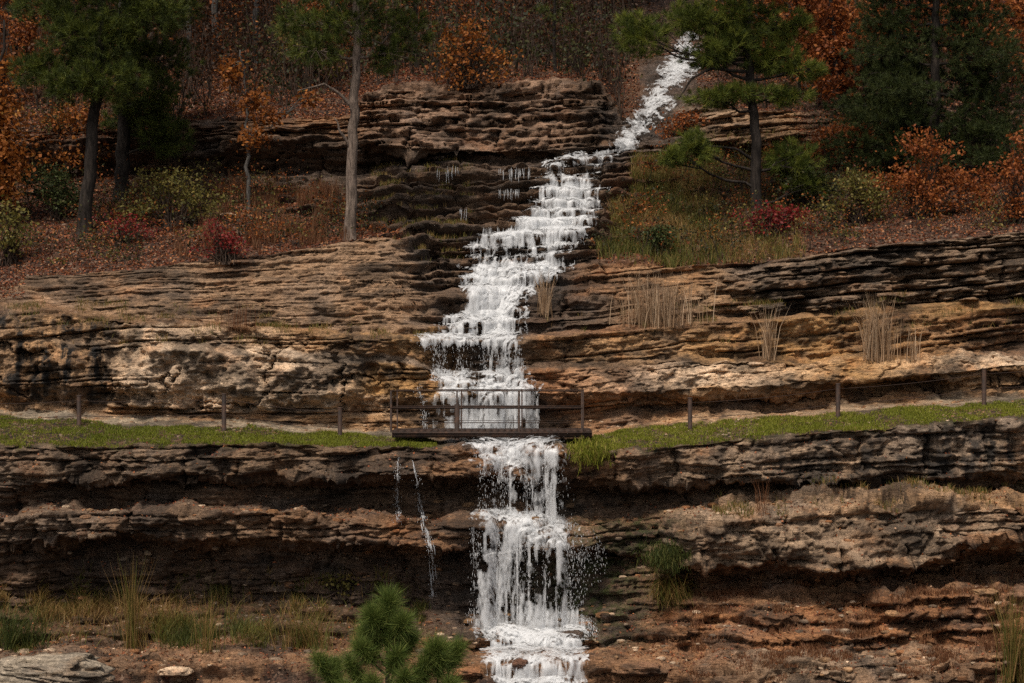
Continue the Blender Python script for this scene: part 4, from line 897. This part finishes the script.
# ------------------------------------------------------------------ the wood above
def forest_proto(kind):
    """a tree of the wood built at the origin: trunk and crown"""
    hgt = {'bare': 13, 'pine': 15, 'rust': 8}[kind]
    root = empty('forest_tree', (0, 0, 0), 'x', 'tree')
    mb, cr = MB(), MB()
    z = np.linspace(-.4, hgt, 16); tp = np.stack([np.cumsum(rng.normal(0, .07, 16)), np.cumsum(rng.normal(0, .07, 16)), z], -1)
    r = np.linspace(.2 if kind != 'rust' else .11, .04, 16); mb.tube(tp, r, 7)
    lo = {'bare': .45, 'pine': .3, 'rust': .2}[kind]
    for i in range({'bare': 26, 'pine': 30, 'rust': 20}[kind]):
        h = rng.uniform(lo, 1.0); j = int(h * 15); a = rng.uniform(0, 6.28); ln = {'bare': 3.0, 'pine': 2.8, 'rust': 2.2}[kind] * (1.15 - h * .75) * rng.uniform(.6, 1.1)
        e = tp[j] + np.array([math.cos(a) * ln, math.sin(a) * ln, ln * {'bare': .7, 'pine': .05, 'rust': .5}[kind]])
        lp = curve(tp[j], e, .05, 6, .1); mb.tube(lp, np.linspace(r[j] * .4, .01, 6), 4)
        if kind == 'pine':
            C = clump_pts(e - (e - tp[j]) * .2, (1.0, 1.0, .4), 34, i, 0); dv = (C - e) / 1.0; dv[:, 2] += .6
            v, f, at_ = needles(C, dv, .28, .02, 16, .5); cr.add(v, f, at_)
        else:
            nl = 190 if kind == 'bare' else 260
            tips = clump_pts(e, (1.1, 1.1, .8), nl // 8, i, .05)
            C = np.repeat(tips, 8, 0) + rng.normal(0, .22, (len(tips) * 8, 3)); v, f = leaves(C, .19)
            cr.add(v, f, np.repeat(rng.random(len(C)), 4))
            for q in tips[::3]: mb.tube(curve(lp[rng.integers(2, 6)], q, .05, 4, .1), np.linspace(.02, .006, 4), 3, cap=False)
    tr = mb.build('trunk', M[{'bare': 'bark_grey', 'pine': 'bark_dark', 'rust': 'bark_dark'}[kind]], root, True)
    c = cr.build('crown', M[{'bare': 'brownleaf', 'pine': 'pine', 'rust': 'rustleaf'}[kind]], root)
    return root
def copy_tree(o):
    c = o.copy(); COL.objects.link(c)
    for ch in o.children:
        d = ch.copy(); COL.objects.link(d); d.parent = c
    return c
protos = {k: forest_proto(k) for k in ('bare', 'pine', 'rust')}
usedp = set()
LAB = {'bare': 'brown leaved tree in the dim wood at the top of the hill', 'pine': 'dark pine deep in the wood at the top of the hill', 'rust': 'small rust leaved tree in the dim wood at the top of the hill'}
def plant(kind, px, row, sc, label=None):
    b = hit(px, row, 6)
    o = protos[kind] if kind not in usedp else copy_tree(protos[kind]); usedp.add(kind)
    o.location = [float(v) for v in b]; o.rotation_euler = (0, 0, rng.uniform(0, 6.28)); o.scale = (sc, sc, sc * rng.uniform(.9, 1.15))
    o['label'] = label or LAB[kind]
    if not label: o['group'] = {'bare': 'brown leaved trees of the far wood', 'pine': 'dark pines of the far wood', 'rust': 'rust leaved trees of the far wood'}[kind]
    return o
plant('bare', 213, 52, .8, 'pale bare trunk in the wood, left one of two at the upper left')
plant('bare', 254, 58, .75, 'pale bare trunk in the wood, right one of two at the upper left')
plant('pine', 418, 62, .55, 'bushy dark pine in the wood right of the tall pale pine')
for kind, px, row, sc in (('pine', 20, 60, .8), ('pine', 165, 40, .9), ('bare', 120, 60, .9), ('bare', 290, 30, .8), ('pine', 300, 10, .9), ('bare', 330, 45, .8), ('bare', 380, 25, .8), ('bare', 440, 20, .8), ('bare', 500, 35, .75),
                         ('bare', 520, 15, .8), ('bare', 545, 50, .8), ('bare', 575, 20, .9), ('bare', 600, 45, .8), ('bare', 620, 15, .9), ('pine', 650, -5, .9), ('pine', 590, -25, .9), ('bare', 730, 30, .8), ('rust', 760, 50, .7), ('bare', 800, 30, .9),
                         ('rust', 790, 70, .7), ('pine', 870, 40, .8), ('bare', 910, 60, .8), ('rust', 900, 10, .9), ('pine', 960, 30, .9), ('bare', 1010, 40, .8), ('pine', 1040, 20, .9), ('bare', -20, 40, .9), ('pine', -60, 60, .9), ('pine', 60, 20, .8),
                         ('bare', 470, -20, .9), ('pine', 520, -40, 1.), ('bare', 380, -30, .9), ('pine', 250, -20, 1.), ('pine', 720, -30, 1.), ('bare', 680, -45, 1.), ('pine', 830, -30, 1.), ('bare', 40, -30, 1.), ('pine', 430, -50, 1.), ('bare', 930, -40, 1.), ('bare', 160, -45, 1.),
                         ('rust', 20, 95, .6), ('bare', 190, 75, .7), ('rust', 320, 75, .5), ('pine', 560, 66, .35), ('rust', 800, 95, .6), ('rust', 850, 60, .8), ('rust', 890, 85, .7), ('rust', 980, 95, .7), ('rust', 1020, 75, .8), ('rust', 1045, 110, .7), ('rust', 940, -10, 1.), ('rust', 990, 20, .9),
                         ('pine', 90, 45, .8), ('pine', 210, 10, .8), ('pine', 345, 20, .7), ('pine', 1000, 60, .8), ('pine', 905, 35, .9), ('bare', 130, 20, .9), ('pine', 270, 35, .7), ('bare', 480, 30, .7), ('pine', 625, 30, .6)):
    plant(kind, px, row, sc)
def sprig_w(u, r, so, nz): return (so > .4) * (u > -30) * (u < 1054) * (r > 120) * (r < 268) * ((u < 380) | (u > 600)) * (.2 + smooth(-.1, .4, fbm(u / 30., r / 20., 0, 3, 417)))
B, _ = ground_scatter(sprig_w, 900, 21.2, 27.4)
mb, crs = MB(), [MB(), MB(), MB(), MB()]
for b in B:
    h = rng.uniform(.2, .95)
    for k in range(rng.integers(1, 4)):
        e = b + np.array([rng.normal(0, .2), rng.normal(0, .2), h * rng.uniform(.6, 1.2)])
        mb.tube(curve(b - [0, 0, .05], e, .0, 5, .1), np.linspace(.011, .004, 5), 3, cap=False)
    n = int(rng.uniform(8, 60)); C = b + rng.normal(0, 1, (n, 3)) * [.25, .25, h * .28] + [0, 0, h * .7]
    v, f = leaves(C, .085); crs[rng.choice(4, p=[.3, .22, .42, .06])].add(v, f, np.repeat(rng.random(n), 4))
und = empty('low_undergrowth', (0, 54, 5), 'low mixed weeds and seedlings scattered over the leafy slopes', 'undergrowth'); und['kind'] = 'stuff'
a = mb.build('stems', M['twig'], und, False, (0, 54, 5)); a['kind'] = 'stuff'
for c_, m_ in zip(crs, ('rustleaf', 'yellowgreen', 'olive', 'orange')):
    a = c_.build('foliage', M[m_], und, False, (0, 54, 5)); a['kind'] = 'stuff'
# thicket of thin stems and small leaves under the trees
def thick_w(u, r, so, nz): return (so > .5) * (u > -40) * (u < 1064) * np.where((u > 630) & (u < 715), 0, 1) * np.where(r > 75, .5, 1) * (r > -60) * (r < 124)
B, _ = ground_scatter(thick_w, 2600, 27.0, 29.0)
mb, crs = MB(), [MB(), MB(), MB()]
for b in B:
    h = rng.uniform(.8, 3.6)
    for k in range(rng.integers(2, 5)):
        e = b + np.array([rng.normal(0, .35), rng.normal(0, .35), h * rng.uniform(.6, 1.1)])
        mb.tube(curve(b - [0, 0, .1], e, .0, 5, .08), np.linspace(.022, .006, 5), 3, cap=False)
    n = int(rng.uniform(25, 130)); C = b + rng.normal(0, 1, (n, 3)) * [.5, .5, h * .28] + [0, 0, h * .6]
    pk = fbm(b[0] * .12, b[1] * .1, 0, 3, 470) + rng.normal(0, .12) + (.14 if b[0] > 8 or b[0] < -9 else 0)
    v, f = leaves(C, .14); crs[1 if pk > .38 else 2 if pk < -.14 else 0].add(v, f, np.clip(np.repeat(rng.random(n) * .5 + rng.random() * .6, 4), 0, 1))
und = empty('undergrowth', (0, 65, 12), 'brown leafless thicket and saplings covering the upper hillside', 'undergrowth'); und['kind'] = 'stuff'
a = mb.build('stems', M['twig'], und, False, (0, 65, 12)); a['kind'] = 'stuff'
for c_, m_ in zip(crs, ('brownleaf', 'rustleaf', 'olive')):
    a = c_.build('foliage', M[m_], und, False, (0, 65, 12)); a['kind'] = 'stuff'

# ------------------------------------------------------------------ foreground pine
fb = at(385, 683, 25.0); fb[2] = -8.6
root = empty('young_pine', fb, 'bright young pine with upright fluffy shoots in front of the falls', 'tree')
mb, cr = MB(), MB()
lead = np.array([fb - [0, 0, .3], at(386, 860, 25), at(387, 720, 25), at(388, 640, 25), at(389, 606, 25)])
mb.tube(lead, [.07, .06, .04, .022, .01], 7)
SH = [((387, 690), (389, 600), 0, 1.25), ((389, 640), (372, 616), -.1, .9), ((389, 645), (404, 622), -.15, .8), ((388, 668), (366, 632), .15, .9), ((388, 672), (410, 640), .1, .9), ((388, 676), (360, 648), -.15, .8), ((388, 690), (398, 655), -.2, .8),
      ((388, 730), (436, 646), -.2, .9), ((436, 700), (440, 650), -.2, .9), ((440, 690), (458, 648), .1, .75), ((387, 740), (426, 672), .1, .8), ((387, 740), (350, 662), .15, .85), ((387, 750), (318, 660), -.2, .85), ((330, 700), (333, 668), 0, .8), ((387, 740), (405, 676), -.4, .8),
      ((387, 760), (372, 682), -.4, .9), ((387, 760), (452, 684), -.3, .8), ((387, 780), (345, 690), -.35, .9), ((387, 790), (300, 700), .2, .9)]
for (a, b, dy, k) in SH:
    A_, B_ = at(*a, 25.0), at(*b, 25.0 + dy)
    mb.tube(curve(A_, B_, -.03, 7, .03), np.linspace(.02, .008, 7), 5)
    n = int(330 * k); t = rng.random(n) ** .7
    st = .45
    C = A_ + (B_ - A_) * (st + (1 - st) * t)[:, None] + rng.normal(0, .008, (n, 3))
    ax = (B_ - A_) / np.linalg.norm(B_ - A_); D_ = np.repeat(ax[None] * .55 + np.array([[0, 0, .35]]), n, 0)
    v, f, a_ = needles(C, D_, .27 * k ** .5, .0075, 7, .8)
    cr.add(v, f, a_)
mb.build('trunk', M['bark_dark'], root, True, fb); cr.build('crown', M['pine_young'], root, False, fb)

# ------------------------------------------------------------------ stones
def rock_mesh(size, seed, flat=.6, rough=.3, n=26, strata=0.0):
    th = np.linspace(0, math.pi, n)[:, None]; ph = np.linspace(0, 2 * math.pi, n * 2, endpoint=False)[None, :]
    d = np.stack([np.sin(th) * np.cos(ph), np.sin(th) * np.sin(ph), np.cos(th) * np.ones_like(ph)], -1)
    p = np.sign(d) * np.abs(d) ** .86
    nz = fbm(d[..., 0] * 1.4 + seed, d[..., 1] * 1.4, d[..., 2] * 2.0, 4, 500 + seed)
    v1_, v2_, c_ = voronoi(d[..., 0] * 1.8 + seed * 3.1, d[..., 1] * 1.8, d[..., 2] * 2.4, 600)
    p = p * (1 + rough * nz + .18 * (c_ - .5))[..., None]
    if strata:
        _, f_, _, _ = beds(p[..., 2] * size[2] * flat + .3 * d[..., 0] + .04 * nz, 0, 9 + seed, .06, .16)
        p[..., :2] *= (1 - strata * np.exp(-(np.minimum(f_, 1 - f_) / .14) ** 2))[..., None]
    V = p * np.array(size) * [1, 1, flat]
    m = n * 2; i = np.arange(n - 1)[:, None] * m; k = np.arange(m)[None, :]; k2 = (k + 1) % m
    q = np.stack([i + k, i + m + k, i + m + k2, i + k2], -1).reshape(-1, 4)
    return V.reshape(-1, 3), q
def stone(label, px, row, size, seed, tintc, flat=.6, strata=0.0, Y=None, sink=.3, n=26, name='boulder', group=None, wetv=0):
    b = hit(px, row) if Y is None else at(px, row, Y)
    V, q = rock_mesh(size, seed, flat, .3, n, strata); V = V + b + [0, 0, size[2] * flat * (1 - 2 * sink)]
    k = len(V); o_ = np.ones(k)
    o = mesh_obj(name, V, [q], M['rock'], None, {'tint': np.tile(np.array(tintc), (k, 1)), 'soil': o_ * 0, 'wet': o_ * wetv, 'stain': o_ * 0, 'moss': o_ * 0}, False, b)
    return tag(o, label, 'rock', group)
stone('large grey layered boulder at the bottom left corner', 36, 692, (1.62, 1.2, .95), 3, (.33, .27, .20), .62, .13, None, .28, 70)
stone('wet brown stone in the rapids below the plunge pool', 521, 668, (.17, .16, .15), 5, (.16, .08, .05), .8, 0, None, .2, 16, wetv=.9)
stone('dark wet rock with water running around it beside the plunge pool', 573, 637, (.28, .26, .22), 8, WETC, .8, .05, None, .5, 26, wetv=1)
for i, (lab, px, row, sx, tc) in enumerate((('flat pale stone left of the young pine', 176, 672, .38, PALE), ('tan stone beside the rapids right of the young pine', 470, 672, .35, RUSTY),
        ('small pale flat stone on the ledge below the slim reed sheaf', 756, 362, .2, PALE), ('whitish stone on the leaves left of the sapling', 228, 213, .3, PALE), ('brown slab at the right of the rapids', 640, 668, .7, BROWN),
        ('rounded tan stone at the lower right grass', 985, 590, .32, TAN))):
    stone(lab, px, row, (sx, sx * .8, sx * .5), 20 + i, tc, .5, .12, None, .5, 22, 'stone')
def peb_w(u, r, so, nz): return (u > -20) * (u < 1044) * (np.clip(nz, 0, 1) ** 2) * ((r > 600) * .45 + (r > 400) * (r < 436) * .5 * ((u < 440) | (u > 560)) + (r > 500) * (r < 600) * .25)
B, _ = ground_scatter(peb_w, 2600, 2.0, 13.6)
mb = MB(); tl = []
for i, b in enumerate(B):
    if i < 12: pass
    s_ = min(.02 + rng.gamma(1.6, .028), .2)
    if CY - b[2] / b[1] * F < 500: s_ = min(s_, .05)
    V, q = rock_mesh((s_, s_ * .8, s_ * .6), int(i % 40), .7, .4, 6); mb.add(V + b, q)
    tl.append(np.tile(np.array([BROWN, TAN, GREY, RUSTY, PALE][rng.integers(0, 5)]) * rng.uniform(.6, 1.1), (len(V), 1)))
k = mb.n; o_ = np.ones(k)
o = mesh_obj('rubble', np.concatenate(mb.V), [np.concatenate(mb.F[4])], M['rock'], None, {'tint': np.concatenate(tl), 'soil': o_ * 0, 'wet': o_ * 0, 'stain': o_ * 0, 'moss': o_ * 0})
tag(o, 'loose rubble and pebbles on the ground and terrace', 'rubble', None, 'stuff')

# ------------------------------------------------------------------ fences and footbridge
def post_at(px, rtop, rbot, Y): return at(px, rbot, Y), at(px, rtop, Y)
def fence(label, posts, Y, wires):
    b0 = at(*posts[0][::2], Y)
    root = empty('cable_fence', b0, label, 'fence')
    tops = []
    for px, rt, rb in posts:
        h = hit(px, rb); z0 = h[2]; x = (px - CX) / F * Y
        zt = (CY - rt) / F * Y; zb = min(z0, (CY - rb) / F * Y) - .15
        mb = MB(); mb.tube([(x, Y, zb), (x, Y, zt - .01), (x, Y, zt), ], [.058, .058, .05], 10)
        mb.tube([(x, Y, zt - .005), (x, Y, zt + .02)], [.064, .06], 10)
        mb.build('post', M['rust'], root, False, b0); tops.append((x, Y, zt))
    for d in wires:
        for p, q in zip(tops[:-1], tops[1:]):
            mb = MB(); mb.tube(curve(np.array(p) - [0, 0, d], np.array(q) - [0, 0, d], -.05, 9, 0), .007, 5); mb.build('cable', M['rust'], root, False, b0)
    return root
fence('rusty post and cable fence along the left grass terrace', [(-70, 398, 412), (79, 396, 418), (224, 394, 430), (340, 408, 433)], 46.6, (.12, .5))
fence('rusty post and cable fence along the right grass terrace', [(690, 398, 424), (838, 384, 413), (984, 369, 405), (1130, 355, 398)], 46.4, (.12, .5))
Yb = 45.9
fb0 = at(492, 437, Yb)
br = empty('footbridge', fb0, 'rusty steel footbridge with railings crossing the falls', 'footbridge')
s = Yb / F
def X_(px): return (px - CX) * s
def Z_(row): return (CY - row) * s
mb = MB(); x0, x1 = X_(392), X_(592)
for i in range(30):
    xa = x0 + (x1 - x0) * (i + .5) / 30
    mb.box((xa, Yb + .62, Z_(431.5)), ((x1 - x0) / 30 * .94, 1.2, .05))
mb.build('deck', M['rust'], br, False, fb0)
for y in (Yb - .03, Yb + 1.27):
    mb = MB(); mb.box(((x0 + x1) / 2, y, Z_(434.5)), (x1 - x0, .07, .15)); mb.box(((x0 + x1) / 2, y - .03, Z_(432.9)), (x1 - x0 - .01, .05, .02)); mb.build('beam', M['rust'], br, False, fb0)
for side_, y in (('f', Yb), ('b', Yb + 1.24)):
    off = 0 if side_ == 'f' else 3.2
    for px in (391, 457, 519, 582):
        thick = px == 457 and side_ == 'f'
        mb = MB()
        if thick:
            mb.tube([(X_(px), y, Z_(440)), (X_(px), y, Z_(404))], .062, 8); mb.tube([(X_(px), y, Z_(404)), (X_(px), y, Z_(391))], .022, 6)
        else: mb.tube([(X_(px + off), y, Z_(432)), (X_(px + off), y, Z_(391))], .03 if side_ == 'f' else .02, 6)
        mb.build('railing_post', M['rust'], br, False, fb0)
    for row, r in ((391, .02), (408, .032), (423, .012)):
        mb = MB(); mb.tube([(X_(390 + off), y, Z_(row)), (X_(487), y, Z_(row - .3)), (X_(583 + off), y, Z_(row))], r if side_ == 'f' else r * .6, 6)
        mb.build('rail', M['rust'], br, False, fb0)

# ------------------------------------------------------------------ sky, sun, camera
w = bpy.data.worlds.new('World'); scene.world = w; w.use_nodes = True
nt = w.node_tree; nt.nodes.clear()
sky = nt.nodes.new('ShaderNodeTexSky'); sky.sky_type = 'NISHITA'; sky.sun_disc = False
ELEV, ROT = math.radians(60), math.radians(206)
sky.sun_elevation = ELEV; sky.sun_rotation = ROT; sky.dust_density = 3.0; sky.air_density = 1.0; sky.ozone_density = 1.0
bg = nt.nodes.new('ShaderNodeBackground'); bg.inputs['Strength'].default_value = .05
ow = nt.nodes.new('ShaderNodeOutputWorld'); hs = nt.nodes.new('ShaderNodeHueSaturation'); hs.inputs['Saturation'].default_value = .3; nt.links.new(sky.outputs[0], hs.inputs['Color']); nt.links.new(hs.outputs[0], bg.inputs[0]); nt.links.new(bg.outputs[0], ow.inputs[0])
sl = bpy.data.lights.new('sun', 'SUN'); sl.energy = 1.5; sl.angle = math.radians(14); sl.color = (1.0, .91, .80)
so_ = bpy.data.objects.new('sun', sl); COL.objects.link(so_)
sd = np.array([math.sin(ROT) * math.cos(ELEV), math.cos(ROT) * math.cos(ELEV), math.sin(ELEV)])   # towards the sun
from mathutils import Vector
so_.rotation_euler = Vector(sd).to_track_quat('Z', 'Y').to_euler(); so_.location = (0, 0, 60)
cam = bpy.data.cameras.new('camera'); cam.sensor_width = 36; cam.lens = 36 * F / 1024; cam.clip_end = 1000; cam.clip_start = .1
co = bpy.data.objects.new('camera', cam); COL.objects.link(co); co.rotation_euler = (math.radians(90), 0, 0); scene.camera = co
vs = scene.view_settings; vs.view_transform = 'Standard'; vs.look = 'None'; vs.exposure = 1.38; vs.gamma = 1; vs.use_curve_mapping = False
scene.render.engine = 'CYCLES'; scene.cycles.max_bounces = 6; scene.cycles.transparent_max_bounces = 12; scene.cycles.diffuse_bounces = 3; scene.cycles.use_denoising = False; scene.cycles.denoiser = 'OPENIMAGEDENOISE'; scene.cycles.denoising_input_passes = 'RGB_ALBEDO_NORMAL'; scene.cycles.denoising_prefilter = 'ACCURATE'
